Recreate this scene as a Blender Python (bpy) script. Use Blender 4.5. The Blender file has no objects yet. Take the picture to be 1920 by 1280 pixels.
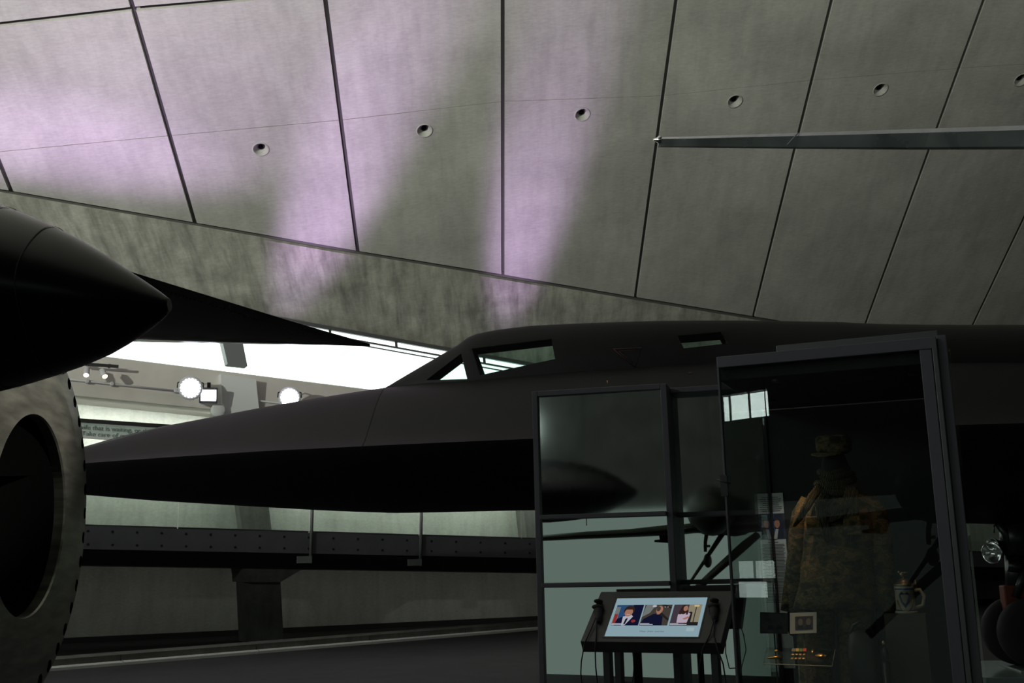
import bpy, bmesh, math, random
from mathutils import Vector as V, Matrix
random.seed(7)
S = bpy.context.scene
COL = S.collection

# ------------------------------------------------------------------ camera
F = 2000.0; PITCH = math.radians(11.7); ROLL = 0.022
CAM = V((0, 0, 1.55))
_f = V((0, math.cos(PITCH), math.sin(PITCH)))
_r0 = V((1, 0, 0)); _u0 = V((0, -math.sin(PITCH), math.cos(PITCH)))
_r = _r0*math.cos(ROLL) - _u0*math.sin(ROLL)
_u = _r0*math.sin(ROLL) + _u0*math.cos(ROLL)
cd = bpy.data.cameras.new('camera'); cam = bpy.data.objects.new('camera', cd); COL.objects.link(cam)
cd.sensor_width = 36; cd.lens = F*36/1920; cd.clip_end = 300; cd.clip_start = .05
m = Matrix((( _r.x, _u.x, -_f.x, CAM.x), (_r.y, _u.y, -_f.y, CAM.y), (_r.z, _u.z, -_f.z, CAM.z), (0, 0, 0, 1)))
cam.matrix_world = m
S.camera = cam
S.view_settings.view_transform = 'Standard'; S.view_settings.look = 'None'
S.view_settings.exposure = 0.0; S.view_settings.gamma = 1; S.view_settings.use_curve_mapping = False
S.cycles.max_bounces = 8; S.cycles.diffuse_bounces = 4; S.cycles.glossy_bounces = 4
S.cycles.transparent_max_bounces = 16; S.cycles.use_denoising = True
S.cycles.caustics_reflective = False; S.cycles.caustics_refractive = False
S.cycles.sample_clamp_indirect = 4.0

def ray(px, py): return (_r*((px-960)/F) + _u*((640-py)/F) + _f)
def P(px, py, Y):
    d = ray(px, py); return CAM + d*((Y-CAM.y)/d.y)
def Pz(px, py, z):
    d = ray(px, py); return CAM + d*((z-CAM.z)/d.z)
def hitp(px, py, p0, n):
    d = ray(px, py); return CAM + d*((p0-CAM).dot(n)/d.dot(n))
def proj(p):
    q = p-CAM; w = q.dot(_f); return (960+F*q.dot(_r)/w, 640-F*q.dot(_u)/w)
def mirror(p, p0, n): return p - n*(2*(p-p0).dot(n))
def lerp(a, b, t): return a+(b-a)*t
def interp(tab, x):
    if x <= tab[0][0]: a, b = tab[0], tab[1]
    elif x >= tab[-1][0]: a, b = tab[-2], tab[-1]
    else:
        for a, b in zip(tab, tab[1:]):
            if a[0] <= x <= b[0]: break
    return a[1]+(b[1]-a[1])*(x-a[0])/(b[0]-a[0])
def line(a, b): return lambda x: a[1]+(b[1]-a[1])*(x-a[0])/(b[0]-a[0])

# ------------------------------------------------------------------ world and daylight
w = bpy.data.worlds.new('world'); S.world = w; w.use_nodes = True
bg = w.node_tree.nodes['Background']; bg.inputs[0].default_value = (.80, 1, .88, 1); bg.inputs[1].default_value = .23

def area_light(name, corners, radiance, color, spread=math.pi, toward=None):
    """rectangle of daylight filling a window opening: corners bl, br, tl; shines to the side of (br-bl)x(tl-bl)"""
    bl, br, tl = corners
    x = br-bl; y = tl-bl; n = x.cross(y).normalized()
    if toward is not None and n.dot(toward) < 0: bl, br, tl = br, bl, tl+x; x = -x; n = -n
    l = bpy.data.lights.new(name, 'AREA'); l.shape = 'RECTANGLE'; l.size = x.length; l.size_y = y.length
    l.energy = radiance*math.pi*x.length*y.length; l.color = color; l.spread = spread
    o = bpy.data.objects.new(name, l); COL.objects.link(o)
    X = x.normalized(); Z = -n; Y = Z.cross(X)
    c = (br+tl)/2
    o.matrix_world = Matrix(((X.x, Y.x, Z.x, c.x), (X.y, Y.y, Z.y, c.y), (X.z, Y.z, Z.z, c.z), (0, 0, 0, 1)))
    o.visible_camera = True
    return o
def spot(name, loc, target, power, color, angle, blend=.6, radius=.05):
    l = bpy.data.lights.new(name, 'SPOT'); l.energy = power; l.color = color; l.spot_size = math.radians(angle)
    l.spot_blend = blend; l.shadow_soft_size = radius
    o = bpy.data.objects.new(name, l); COL.objects.link(o); o.location = loc
    o.rotation_euler = (target-loc).to_track_quat('-Z', 'Y').to_euler(); return o

UPK = 1.0; GAL = 650.
FY = -22.0                       # the glazed front of the hall, behind the camera
FX0, FX1, FZ0, FZ1 = -15.3, 20.0, -3.5, 3.3
L_FRONT = .01
area_light('front_daylight', (V((FX1, FY-.3, FZ0)), V((FX0, FY-.3, FZ0)), V((FX1, FY-.3, FZ1))), L_FRONT, (.80, 1.0, .90))

# ceiling shell plane and far wall plane
dc = lambda c: _r*c[0] + _u*c[1] + _f*c[2]
D1 = dc((-.0085, -.905, 1)).normalized(); D2 = dc((8.67, .98, 1)).normalized()
CN = D1.cross(D2).normalized()
if CN.z > 0: CN = -CN            # points down into the hall
CP = P(796, 245, 22)
def onC(px, py, off=0): return hitp(px, py, CP+CN*off, CN)
edge_l = line((590, 612), (845, 658))
_a = onC(0, edge_l(0)); _b = onC(1400, edge_l(1400))
WD = V((_b.x-_a.x, _b.y-_a.y, 0)).normalized(); WN = V((WD.y, -WD.x, 0))
if WN.y > 0: WN = -WN            # towards the camera
WP = V((_a.x, _a.y, 0))
def onW(px, py, off=0): return hitp(px, py, WP+WN*off, WN)
beam_top = line((230, 672), (720, 733))
x0, x1 = -150, 1500
bl, br = onW(x0, beam_top(x0), -.5), onW(x1, beam_top(x1), -.5)
tl = V((bl.x, bl.y, max(onW(x0, edge_l(x0)).z, onW(x1, edge_l(x1)).z)))
area_light('clerestory_daylight', (br, bl, V((br.x, br.y, tl.z))) if (bl-br).cross(V((0,0,1))).dot(WN) > 0 else (bl, br, tl), 2.2, (.92, 1, .96), toward=WN)

# ------------------------------------------------------------------ materials
MAT = {}
def nt(name):
    m = bpy.data.materials.new(name); m.use_nodes = True; MAT[name] = m
    return m, m.node_tree.nodes, m.node_tree.links, m.node_tree.nodes['Principled BSDF']
def mat(name, col, rough=.6, metal=0., spec=.5, noise=0., nscale=6., bump=0., emis=None, estr=0., rvar=0., aniso=None):
    m, N, L, b = nt(name)
    b.inputs['Base Color'].default_value = (*col, 1); b.inputs['Roughness'].default_value = rough
    b.inputs['Metallic'].default_value = metal; b.inputs['Specular IOR Level'].default_value = spec
    if emis: b.inputs['Emission Color'].default_value = (*emis, 1); b.inputs['Emission Strength'].default_value = estr
    if noise or bump or rvar:
        tc = N.new('ShaderNodeTexCoord'); n = N.new('ShaderNodeTexNoise'); n.inputs['Scale'].default_value = nscale; n.inputs['Detail'].default_value = 8
        src = tc.outputs['Object']
        if aniso:
            mp = N.new('ShaderNodeMapping'); mp.inputs['Scale'].default_value = aniso; L.new(src, mp.inputs[0]); src = mp.outputs[0]
        L.new(src, n.inputs['Vector'])
        if noise:
            r = N.new('ShaderNodeValToRGB'); r.color_ramp.elements[0].position = .3; r.color_ramp.elements[1].position = .7
            r.color_ramp.elements[0].color = (*[c*(1-noise) for c in col], 1); r.color_ramp.elements[1].color = (*[min(1, c*(1+noise)) for c in col], 1)
            L.new(n.outputs[0], r.inputs[0]); L.new(r.outputs[0], b.inputs['Base Color'])
        if rvar:
            mr = N.new('ShaderNodeMapRange'); mr.inputs[3].default_value = max(0, rough-rvar); mr.inputs[4].default_value = rough+rvar
            L.new(n.outputs[0], mr.inputs[0]); L.new(mr.outputs[0], b.inputs['Roughness'])
        if bump:
            bp = N.new('ShaderNodeBump'); bp.inputs['Strength'].default_value = bump; bp.inputs['Distance'].default_value = .02
            L.new(n.outputs[0], bp.inputs['Height']); L.new(bp.outputs[0], b.inputs['Normal'])
    return m
def concrete(name, col, amp=.25, scale=.5, stain=.3):
    m, N, L, b = nt(name)
    tc = N.new('ShaderNodeTexCoord')
    def noise(s, det, mp=None, dist=0):
        n = N.new('ShaderNodeTexNoise'); n.inputs['Scale'].default_value = s; n.inputs['Detail'].default_value = det; n.inputs['Roughness'].default_value = .65
        n.inputs['Distortion'].default_value = dist
        if mp:
            q = N.new('ShaderNodeMapping'); q.inputs['Scale'].default_value = mp; L.new(tc.outputs['Object'], q.inputs[0]); L.new(q.outputs[0], n.inputs['Vector'])
        else: L.new(tc.outputs['Object'], n.inputs['Vector'])
        return n
    a = noise(scale, 9, None, .4); c = noise(1.1, 7, (3.5, .5, .5), .2); d = noise(6, 8, (1, 4, 4))
    def ramp(n, lo, hi, p0=.35, p1=.65):
        r = N.new('ShaderNodeValToRGB'); r.color_ramp.elements[0].position = p0; r.color_ramp.elements[1].position = p1
        r.color_ramp.elements[0].color = (lo, lo, lo, 1); r.color_ramp.elements[1].color = (hi, hi, hi, 1); L.new(n.outputs[0], r.inputs[0]); return r
    def mul(s1, s2):
        x = N.new('ShaderNodeMix'); x.data_type = 'RGBA'; x.blend_type = 'MULTIPLY'; x.inputs[0].default_value = 1
        L.new(s1, x.inputs[6]); L.new(s2, x.inputs[7]); return x.outputs[2]
    o1 = mul(ramp(a, 1-amp, 1+amp*.3).outputs[0], ramp(c, 1-stain, 1.05, .3, .6).outputs[0])
    o2 = mul(o1, ramp(d, .9, 1.05).outputs[0])
    rgb = N.new('ShaderNodeRGB'); rgb.outputs[0].default_value = (*col, 1)
    L.new(mul(o2, rgb.outputs[0]), b.inputs['Base Color'])
    b.inputs['Roughness'].default_value = .75; b.inputs['Specular IOR Level'].default_value = .3
    bp = N.new('ShaderNodeBump'); bp.inputs['Strength'].default_value = .15; bp.inputs['Distance'].default_value = .02
    L.new(d.outputs[0], bp.inputs['Height']); L.new(bp.outputs[0], b.inputs['Normal'])
    return m
def glass(name, tint=(.95, .98, .96), ior=1.5, rough=0.0, extra=0.0):
    """thin clear pane: transparent plus a fresnel reflection"""
    m, N, L, b = nt(name); N.remove(b)
    out = N['Material Output']; t = N.new('ShaderNodeBsdfTransparent'); t.inputs[0].default_value = (*tint, 1)
    g = N.new('ShaderNodeBsdfGlossy'); g.inputs['Roughness'].default_value = rough
    fr = N.new('ShaderNodeFresnel'); ge = N.new('ShaderNodeNewGeometry'); mr = N.new('ShaderNodeMapRange'); mr.inputs[3].default_value = ior; mr.inputs[4].default_value = 1/ior; L.new(ge.outputs['Backfacing'], mr.inputs[0]); L.new(mr.outputs[0], fr.inputs[0]); mx = N.new('ShaderNodeMixShader')
    if extra:
        ad = N.new('ShaderNodeMath'); ad.operation = 'ADD'; ad.inputs[1].default_value = extra; ad.use_clamp = True
        L.new(fr.outputs[0], ad.inputs[0]); L.new(ad.outputs[0], mx.inputs[0])
    else: L.new(fr.outputs[0], mx.inputs[0])
    L.new(t.outputs[0], mx.inputs[1]); L.new(g.outputs[0], mx.inputs[2]); L.new(mx.outputs[0], out.inputs[0])
    return m
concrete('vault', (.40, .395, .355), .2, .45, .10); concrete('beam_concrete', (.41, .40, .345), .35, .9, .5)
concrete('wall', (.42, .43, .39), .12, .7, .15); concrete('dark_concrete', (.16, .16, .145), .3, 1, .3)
mat('joint', (.09, .09, .08), .9); mat('shadow_gap', (.02, .02, .02), .9)
mat('white_and_highlight', (.7, .72, .7), .6); mat('plaster', (.60, .57, .52), .8, noise=.06, nscale=2)
mat('carpet', (.028, .027, .029), .75, noise=.2, nscale=2, spec=.25, bump=.1)
mat('fascia', (.085, .083, .095), .5, noise=.08, nscale=3)
mat('soffit', (.05, .05, .048), .7); mat('grey_steel', (.2, .21, .21), .45, .3); mat('bolt', (.02, .02, .02), .5, .5)
mat('black_skin', (.006, .0055, .0065), .50, 0, .25, noise=.25, nscale=3, rvar=.08)
mat('black_gloss', (.005, .005, .0065), .28, 0, .3, noise=.3, nscale=5, rvar=.06)
mat('wing_skin', (.010, .0105, .013), .22, 0, .6, noise=.3, nscale=4, rvar=.1, aniso=(1, 4, 1))
mat('cockpit_black', (.004, .004, .004), .9); mat('panel_line', (.004, .004, .004), .8); mat('faded_red', (.06, .012, .014), .7)
mat('ring_metal', (.30, .29, .25), .38, .7, noise=.35, nscale=5, rvar=.12, aniso=(1, 1, 5)); mat('bore', (.002, .002, .002), .9, 0, .05)
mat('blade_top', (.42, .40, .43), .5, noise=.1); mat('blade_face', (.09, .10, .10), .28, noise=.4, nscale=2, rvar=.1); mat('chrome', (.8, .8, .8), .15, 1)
mat('frame_metal', (.115, .10, .125), .5, .0, .4, noise=.06); mat('frame_edge', (.11, .11, .115), .4, .3)
mat('case_black', (.006, .006, .006), .7, noise=.2); mat('kiosk_metal', (.045, .040, .046), .45, 0, .4); mat('rubber', (.008, .008, .008), .75, bump=.2, nscale=30)
mat('bezel', (.003, .003, .004), .25)
mat('paper', (.55, .57, .57), .8); mat('print_ink', (.07, .07, .08), .8); mat('photo_dark', (.05, .04, .045), .5, noise=.5, nscale=30)
mat('photo_black', (.01, .009, .009), .35); mat('photo_blue', (.03, .10, .26), .6); mat('skin_tone', (.42, .2, .13), .6); mat('uniform_navy', (.015, .02, .045), .7)
mat('mono_skin', (.22, .19, .19), .6); mat('white_shirt', (.5, .5, .5), .7)
mat('gold', (.75, .42, .12), .3, 1.); mat('stone_ware', (.36, .33, .25), .35, noise=.1, nscale=20); mat('blue_glaze', (.03, .05, .14), .3); mat('pewter', (.35, .27, .17), .35, .9)
mat('plinth', (.065, .055, .04), .7); mat('ribbon_red', (.5, .06, .02), .7); mat('ribbon_green', (.12, .2, .06), .7); mat('ribbon_yellow', (.5, .35, .08), .7); mat('ribbon_grey', (.2, .2, .2), .7)
mat('leather', (.02, .014, .01), .45, noise=.4, nscale=12); mat('acrylic_edge', (.5, .45, .38), .2)
mat('tyre', (.008, .008, .008), .8); mat('orange_brake', (.16, .03, .01), .6); mat('gear_metal', (.035, .035, .04), .35, .6, noise=.3)
mat('lamp_body', (.55, .55, .56), .5); mat('dark_steel', (.02, .02, .02), .5); mat('dark_board', (.1, .1, .1), .7)
mat('lamp_lens', (.9, .9, 1), .3, emis=(.82, .84, 1), estr=14); mat('warm_lens', (1, .9, .7), .3, emis=(1, .72, .38), estr=8)
mat('olive', (.02, .024, .014), .6); mat('sign_green', (.58, .66, .61), .4); mat('sign_text', (.16, .21, .20), .6)
mat('shiny_floor', (.16, .2, .2), .22, noise=.15)
glass('clear_glass', (.97, .99, .98)); glass('case_glass', (.93, .95, .94), 1.3); glass('rail_glass', (.90, .95, .92), 1.5); glass('cockpit_glass', (.88, .96, .93), 1.5)
glass('acrylic', (.90, .90, .88), 1.5); glass('side_glass', (.92, .96, .95), 1.5, extra=.02)
# dark backed glass of the free-standing screen
for nm, rg in (('mirror_pane', .01), ('satin_pane', .045)):
    mm = mat(nm, (.60, .64, .63), rg, 1.0)
# camouflage
m, N, L, b = nt('camouflage')
tc = N.new('ShaderNodeTexCoord'); mp = N.new('ShaderNodeMapping'); mp.inputs['Scale'].default_value = (1, 1, 1.7); L.new(tc.outputs['Object'], mp.inputs[0])
n1 = N.new('ShaderNodeTexNoise'); n1.inputs['Scale'].default_value = 17; n1.inputs['Detail'].default_value = 3; L.new(mp.outputs[0], n1.inputs['Vector'])
r = N.new('ShaderNodeValToRGB'); r.color_ramp.interpolation = 'CONSTANT'
for i, (p, c) in enumerate([(0, (.018, .013, .007)), (.40, (.036, .035, .014)), (.47, (.11, .07, .03)), (.54, (.055, .05, .02)), (.6, (.16, .10, .045))]):
    e = r.color_ramp.elements[i] if i < 2 else r.color_ramp.elements.new(p)
    e.position = p; e.color = (*c, 1)
L.new(n1.outputs[0], r.inputs[0]); L.new(r.outputs[0], b.inputs['Base Color']); b.inputs['Roughness'].default_value = .9
n2 = N.new('ShaderNodeTexNoise'); n2.inputs['Scale'].default_value = 9; L.new(tc.outputs['Object'], n2.inputs['Vector'])
bp = N.new('ShaderNodeBump'); bp.inputs['Strength'].default_value = .8; bp.inputs['Distance'].default_value = .03; L.new(n2.outputs[0], bp.inputs['Height']); L.new(bp.outputs[0], b.inputs['Normal'])
m, N, L, b = nt('scarf_cloth')
wv = N.new('ShaderNodeTexWave'); wv.inputs['Scale'].default_value = 45; wv.inputs['Distortion'].default_value = 3; tc = N.new('ShaderNodeTexCoord'); L.new(tc.outputs['Object'], wv.inputs['Vector'])
r = N.new('ShaderNodeValToRGB'); r.color_ramp.elements[0].color = (.02, .02, .013, 1); r.color_ramp.elements[1].color = (.085, .07, .032, 1); L.new(wv.outputs[0], r.inputs[0]); L.new(r.outputs[0], b.inputs['Base Color']); b.inputs['Roughness'].default_value = .95
bp = N.new('ShaderNodeBump'); bp.inputs['Strength'].default_value = .7; bp.inputs['Distance'].default_value = .01; L.new(wv.outputs[0], bp.inputs['Height']); L.new(bp.outputs[0], b.inputs['Normal'])
def emit(name, col, s=1.0):
    m, N, L, b = nt(name); N.remove(b); e = N.new('ShaderNodeEmission'); e.inputs[0].default_value = (*col, 1); e.inputs[1].default_value = s
    L.new(e.outputs[0], N['Material Output'].inputs[0]); return m
emit('scr_bg', (.30, .44, .50), .75)
for k, c in dict(scr_btn=(.38, .5, .55), scr_blue=(.025, .075, .19), scr_navy=(.006, .008, .03), scr_dark=(.018, .016, .016), scr_brown=(.06, .05, .04), scr_grey=(.18, .2, .19), scr_skin=(.40, .19, .13), scr_hair=(.035, .018, .014),
                 scr_white=(.5, .5, .58), scr_red=(.3, .03, .03), scr_cream=(.28, .25, .17), scr_text=(.10, .15, .2), scr_purple=(.06, .045, .06), scr_blouse=(.52, .42, .52), scr_lamp=(.7, .5, .25)).items(): emit(k, c, .8)

# ------------------------------------------------------------------ mesh helpers
class B:
    def __init__(s): s.bm = bmesh.new()
    def face(s, pts, mi=0):
        vs = [s.bm.verts.new(p) for p in pts]
        f = s.bm.faces.new(vs); f.material_index = mi; return f
    def hexa(s, a, b, mi=0):
        """a, b: four points each, joined into a six-sided solid"""
        n = len(a)
        va = [s.bm.verts.new(p) for p in a]; vb = [s.bm.verts.new(p) for p in b]
        fs = [s.bm.faces.new(va[::-1]), s.bm.faces.new(vb)]
        for i in range(n): fs.append(s.bm.faces.new((va[i], va[(i+1) % n], vb[(i+1) % n], vb[i])))
        for f in fs: f.material_index = mi
        return fs
    def slab(s, pts, off, mi=0): return s.hexa(pts, [p+off for p in pts], mi)
    def box(s, c, sx, sy, sz, X=V((1, 0, 0)), Y=V((0, 1, 0)), Z=V((0, 0, 1)), mi=0):
        a = [c - Z*sz/2 + X*sx/2*i + Y*sy/2*j for i, j in ((-1, -1), (1, -1), (1, 1), (-1, 1))]
        return s.slab(a, Z*sz, mi)
    def loft(s, rings, cap=True, closed=True, mi=0, smooth=True):
        vr = [[s.bm.verts.new(p) for p in r] for r in rings]; n = len(rings[0]); fs = []
        for a, b in zip(vr, vr[1:]):
            for i in range(n if closed else n-1):
                j = (i+1) % n
                fs.append(s.bm.faces.new((a[i], a[j], b[j], b[i])))
        for f in fs: f.smooth = smooth; f.material_index = mi
        if cap and closed:
            for r in (vr[0][::-1], vr[-1]):
                f = s.bm.faces.new(r); f.material_index = mi
        return vr
    def tube(s, pts, r, n=10, mi=0, cap=True):
        rings = []; rr = r if isinstance(r, (list, tuple)) else [r]*len(pts)
        up = None
        for i, p in enumerate(pts):
            t = (pts[min(i+1, len(pts)-1)]-pts[max(i-1, 0)]).normalized()
            if up is None: up = V((0, 0, 1)) if abs(t.z) < .9 else V((1, 0, 0))
            x = t.cross(up).normalized(); y = x.cross(t).normalized(); up = y
            rings.append([p+(x*math.cos(2*math.pi*k/n)+y*math.sin(2*math.pi*k/n))*rr[i] for k in range(n)])
        s.loft(rings, cap, mi=mi)
    def rev(s, c, ax, prof, n=32, mi=0, cap=True):
        """profile [(along, radius)] about axis ax through c"""
        ax = ax.normalized(); u = (V((0, 0, 1)) if abs(ax.z) < .9 else V((1, 0, 0)))
        x = ax.cross(u).normalized(); y = ax.cross(x).normalized()
        s.loft([[c+ax*a+(x*math.cos(2*math.pi*k/n)+y*math.sin(2*math.pi*k/n))*r for k in range(n)] for a, r in prof], cap, mi=mi)
    def ball(s, c, rx, ry, rz, n=16, m_=10, mi=0, X=V((1, 0, 0)), Y=V((0, 1, 0)), Z=V((0, 0, 1))):
        rings = []
        for i in range(m_+1):
            t = math.pi*(.02+.96*i/m_)
            rings.append([c+Z*(rz*math.cos(t))+X*(rx*math.sin(t)*math.cos(2*math.pi*k/n))+Y*(ry*math.sin(t)*math.sin(2*math.pi*k/n)) for k in range(n)])
        s.loft(rings, True, mi=mi)
    def obj(s, name, mats, parent=None, bevel=0, smooth_all=False, sub=0):
        bmesh.ops.recalc_face_normals(s.bm, faces=s.bm.faces)
        me = bpy.data.meshes.new(name)
        if parent is not None:
            M = parent.matrix_world.inverted() if False else Matrix.Translation(-ROOT.get(parent.name, V((0, 0, 0))))
            bmesh.ops.transform(s.bm, matrix=M, verts=s.bm.verts)
        s.bm.to_mesh(me); s.bm.free()
        for k in (mats if isinstance(mats, (list, tuple)) else [mats]): me.materials.append(MAT[k])
        o = bpy.data.objects.new(name, me); COL.objects.link(o)
        if parent is not None: o.parent = parent; ROOT[o.name] = ROOT.get(parent.name, V((0, 0, 0)))
        if bevel:
            md = o.modifiers.new('bevel', 'BEVEL'); md.width = bevel; md.segments = 2; md.limit_method = 'ANGLE'; md.angle_limit = .6
        if sub:
            md = o.modifiers.new('sub', 'SUBSURF'); md.levels = sub; md.render_levels = sub
        return o
ROOT = {}
def thing(name, loc, label, cat, group=None):
    o = bpy.data.objects.new(name, None); COL.objects.link(o); o.location = loc; ROOT[o.name] = V(loc); o.empty_display_size = .2
    tag(o, label, cat, group); return o
def tag(o, label, cat, group=None):
    o['label'] = label; o['category'] = cat
    if group: o['group'] = group
    return o
def struct(o): o['kind'] = 'structure'; return o
def boolean(o, cutter_bm, mats):
    """carve the cutter's solids out of o and keep the result as a plain mesh"""
    me = bpy.data.meshes.new('cut'); bmesh.ops.recalc_face_normals(cutter_bm.bm, faces=cutter_bm.bm.faces)
    cutter_bm.bm.to_mesh(me); cutter_bm.bm.free()
    for k in mats: me.materials.append(MAT[k])
    c = bpy.data.objects.new('cut', me); COL.objects.link(c); c.location = -ROOT.get(o.name, V((0, 0, 0))) + V((0, 0, 0))
    if o.parent: c.parent = o.parent
    md = o.modifiers.new('b', 'BOOLEAN'); md.operation = 'DIFFERENCE'; md.solver = 'EXACT'; md.object = c
    try: md.material_mode = 'TRANSFER'
    except Exception: pass
    bpy.context.view_layer.update()
    dg = bpy.context.evaluated_depsgraph_get(); new = bpy.data.meshes.new_from_object(o.evaluated_get(dg), depsgraph=dg)
    o.modifiers.remove(md); old = o.data; o.data = new; new.name = o.name
    bpy.data.objects.remove(c); bpy.data.meshes.remove(me); bpy.data.meshes.remove(old)
    return o
def text(name, body, mname, bl, xdir, ydir, width, parent=None, lift=.002, height=None):
    c = bpy.data.curves.new(name, 'FONT'); c.body = body; c.size = 1; c.extrude = .01
    t = bpy.data.objects.new(name, c); COL.objects.link(t); bpy.context.view_layer.update()
    dg = bpy.context.evaluated_depsgraph_get(); me = bpy.data.meshes.new_from_object(t.evaluated_get(dg))
    bpy.data.objects.remove(t); bpy.data.curves.remove(c)
    xs = [v.co.x for v in me.vertices]; w_ = max(xs)-min(xs); k = width/w_; ky = k if height is None else height
    X = xdir.normalized(); Y = ydir.normalized(); Z = X.cross(Y)
    org = ROOT.get(parent.name, V((0, 0, 0))) if parent is not None else V((0, 0, 0))
    for v in me.vertices:
        q = v.co.copy(); v.co = bl + X*((q.x-min(xs))*k) + Y*(q.y*ky) + Z*(lift+q.z*k) - org
    me.materials.clear(); me.materials.append(MAT[mname])
    o = bpy.data.objects.new(name, me); COL.objects.link(o)
    if parent is not None: o.parent = parent; ROOT[o.name] = org
    return o
Z = V((0, 0, 1))

# ------------------------------------------------------------------ the vault: concrete panels with open joints
tops = [(-1290, 0), (-900, 0), (-500, 0), (-124, 0), (245, 0), (610, 0), (943, 0), (1268, 0), (1560, 0), (1845, 0), (2115, 0), (2380, 0), (2640, 0)]
bots = [(-1150, 165), (-740, 235), (-350, 298), (22, 361), (366, 420), (671, 473), (943, 517), (1191, 559), (1412, 595), (1615, 629), (1800, 660), (1965, 687), (2110, 711)]
useam = [(-900, 130), (-500, 100), (-124, 60), (245, 17), (620, -15), (943, -40), (1268, -62), (1560, -82), (1845, -100), (2115, -118), (2380, -132), (2640, -148)]
hair = [(-900, 340), (-124, 296), (300, 256), (640, 225), (945, 190), (1240, 180), (1530, 150), (1800, 128), (2380, 90)]
vault = B(); cut_holes = {}
J = []
for t, bt in zip(tops, bots):
    l = line((t[1], t[0]), (bt[1], bt[0]))
    def at_curve(tab):
        y = 100.
        for _ in range(12): y = interp(tab, l(y))
        return (l(y), y)
    u = at_curve(useam); h = at_curve(hair)
    T0, TH, T1 = onC(*bt), onC(*h), onC(*u)
    dr = (T1-T0).normalized(); T2 = T1+dr*7.0
    pr = [T0, TH, T1, T2]
    for (dy, dz) in ((-6, 2.2), (-7, .9), (-8, -.6)):
        q = pr[-1]; pr.append(V((q.x*.97, q.y+dy, q.z+dz)))
    q = pr[-1]; pr.append(V((q.x*.97, FY-1.0, q.z-1.5)))
    J.append(pr)
gap = .045
def quad_panel(a, b, c, d, g=(gap,)*4, th=.14, mi=0):
    """a b bottom left/right, c d top right/left; g: gaps bottom, right, top, left"""
    ab = (b-a).normalized(); dc_ = (c-d).normalized(); ad = (d-a).normalized(); bc = (c-b).normalized()
    A = a+ab*g[3]+ad*g[0]; Bb = b-ab*g[1]+bc*g[0]; C = c-dc_*g[1]-bc*g[2]; D = d+dc_*g[3]-ad*g[2]
    n = (Bb-A).cross(D-A).normalized()
    if n.z > 0: n = -n
    pts = [A+n*0, Bb, C, D]
    vault.hexa(pts, [p-n*th for p in pts], mi); return n
vault_slabs = []
for i in range(len(J)-1):
    a, b_ = J[i], J[i+1]
    for k in range(len(a)-1):
        g = [gap, gap, gap, gap]
        if k == 0: g[2] = .006; g[0] = .05
        if k == 1: g[0] = .006
        quad_panel(a[k], b_[k], b_[k+1], a[k+1], g)
# backing behind the joints
back_ = B()
for i in range(len(J)-1):
    for k in range(len(J[i])-1):
        pts = [J[i][k], J[i+1][k], J[i+1][k+1], J[i][k+1]]
        n = (pts[1]-pts[0]).cross(pts[3]-pts[0]).normalized(); n = n if n.z < 0 else -n
        back_.face([p-n*.11 for p in pts])
holes = [(489, 280), (796, 245), (1092, 215), (1378, 190), (1651, 168), (1915, 150)]
ceil = vault.obj('ceiling', ['vault', 'joint']); struct(ceil)
struct(back_.obj('trim_8', ['joint']))
cb = B()
for hx, hy in holes: cb.rev(onC(hx, hy), CN, [(-.3, .165), (.2, .165)], 24)
boolean(ceil, cb, ['vault', 'joint'])
proto = None
SL = ['round recessed ceiling socket left of the lilac streak, nearest the jet engine', 'round recessed ceiling socket second from the left, above the lilac streak beside a tall joint', 'round recessed ceiling socket in the lilac streak, directly above the cockpit canopy',
      'round ceiling socket in grey concrete just above the tip of the suspended blade', 'round ceiling socket above the middle of the suspended blade, second from right', 'round ceiling socket cut by the right edge of the photo', 'round ceiling socket hidden in the left']
for (hx, hy), lab in zip(holes[:6], SL):
    p = onC(hx, hy)
    if proto is None:
        proto = thing('ceiling_socket', p, lab, 'ceiling socket', 'recessed sockets in the vault panels')
        q = B(); q.rev(p, -CN, [(.13, .02), (.115, .09), (.05, .125), (.0, .155), (-.006, .162), (-.006, .185), (.02, .185), (.03, .14), (.06, .135), (.14, .1), (.15, .02)], 32, cap=False); q.obj('bowl', 'vault', proto)
        q = B(); q.rev(p, -CN, [(.10, .034), (.085, .052), (.092, .06), (.14, .05), (.14, .0)], 20); q.obj('hole_liner', 'bore', proto)
        kids = [o for o in bpy.data.objects if o.parent == proto]
    else:
        o = proto.copy(); COL.objects.link(o); o.location = p; o['label'] = lab
        for k in kids: c = k.copy(); COL.objects.link(c); c.parent = o

# edge strip below the seam
e = B(); EN = CN
sx = [-1150, -350, 22, 366, 671, 943, 1191, 1412, 1615, 1965]
seam = [(b_[0], b_[1]) for b_ in bots]
pts_t = [onC(x, interp(seam, x)+7, -.02) for x in sx]; pts_b = [onC(x, edge_l(x), -.02) for x in sx]
for i in range(len(sx)-1):
    q = [pts_t[i], pts_t[i+1], pts_b[i+1], pts_b[i]]
    e.hexa(q, [p-CN*.5 for p in q], 0)
struct(e.obj('trim_1', ['beam_concrete']))
# the thin dark lines where the seam runs
e = B()
pa = [onC(x, interp(seam, x)-8, -.10) for x in sx]; pb = [onC(x, interp(seam, x)+12, -.10) for x in sx]
for i in range(len(sx)-1): e.face([pa[i], pa[i+1], pb[i+1], pb[i]])
struct(e.obj('trim_2', ['joint']))

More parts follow.
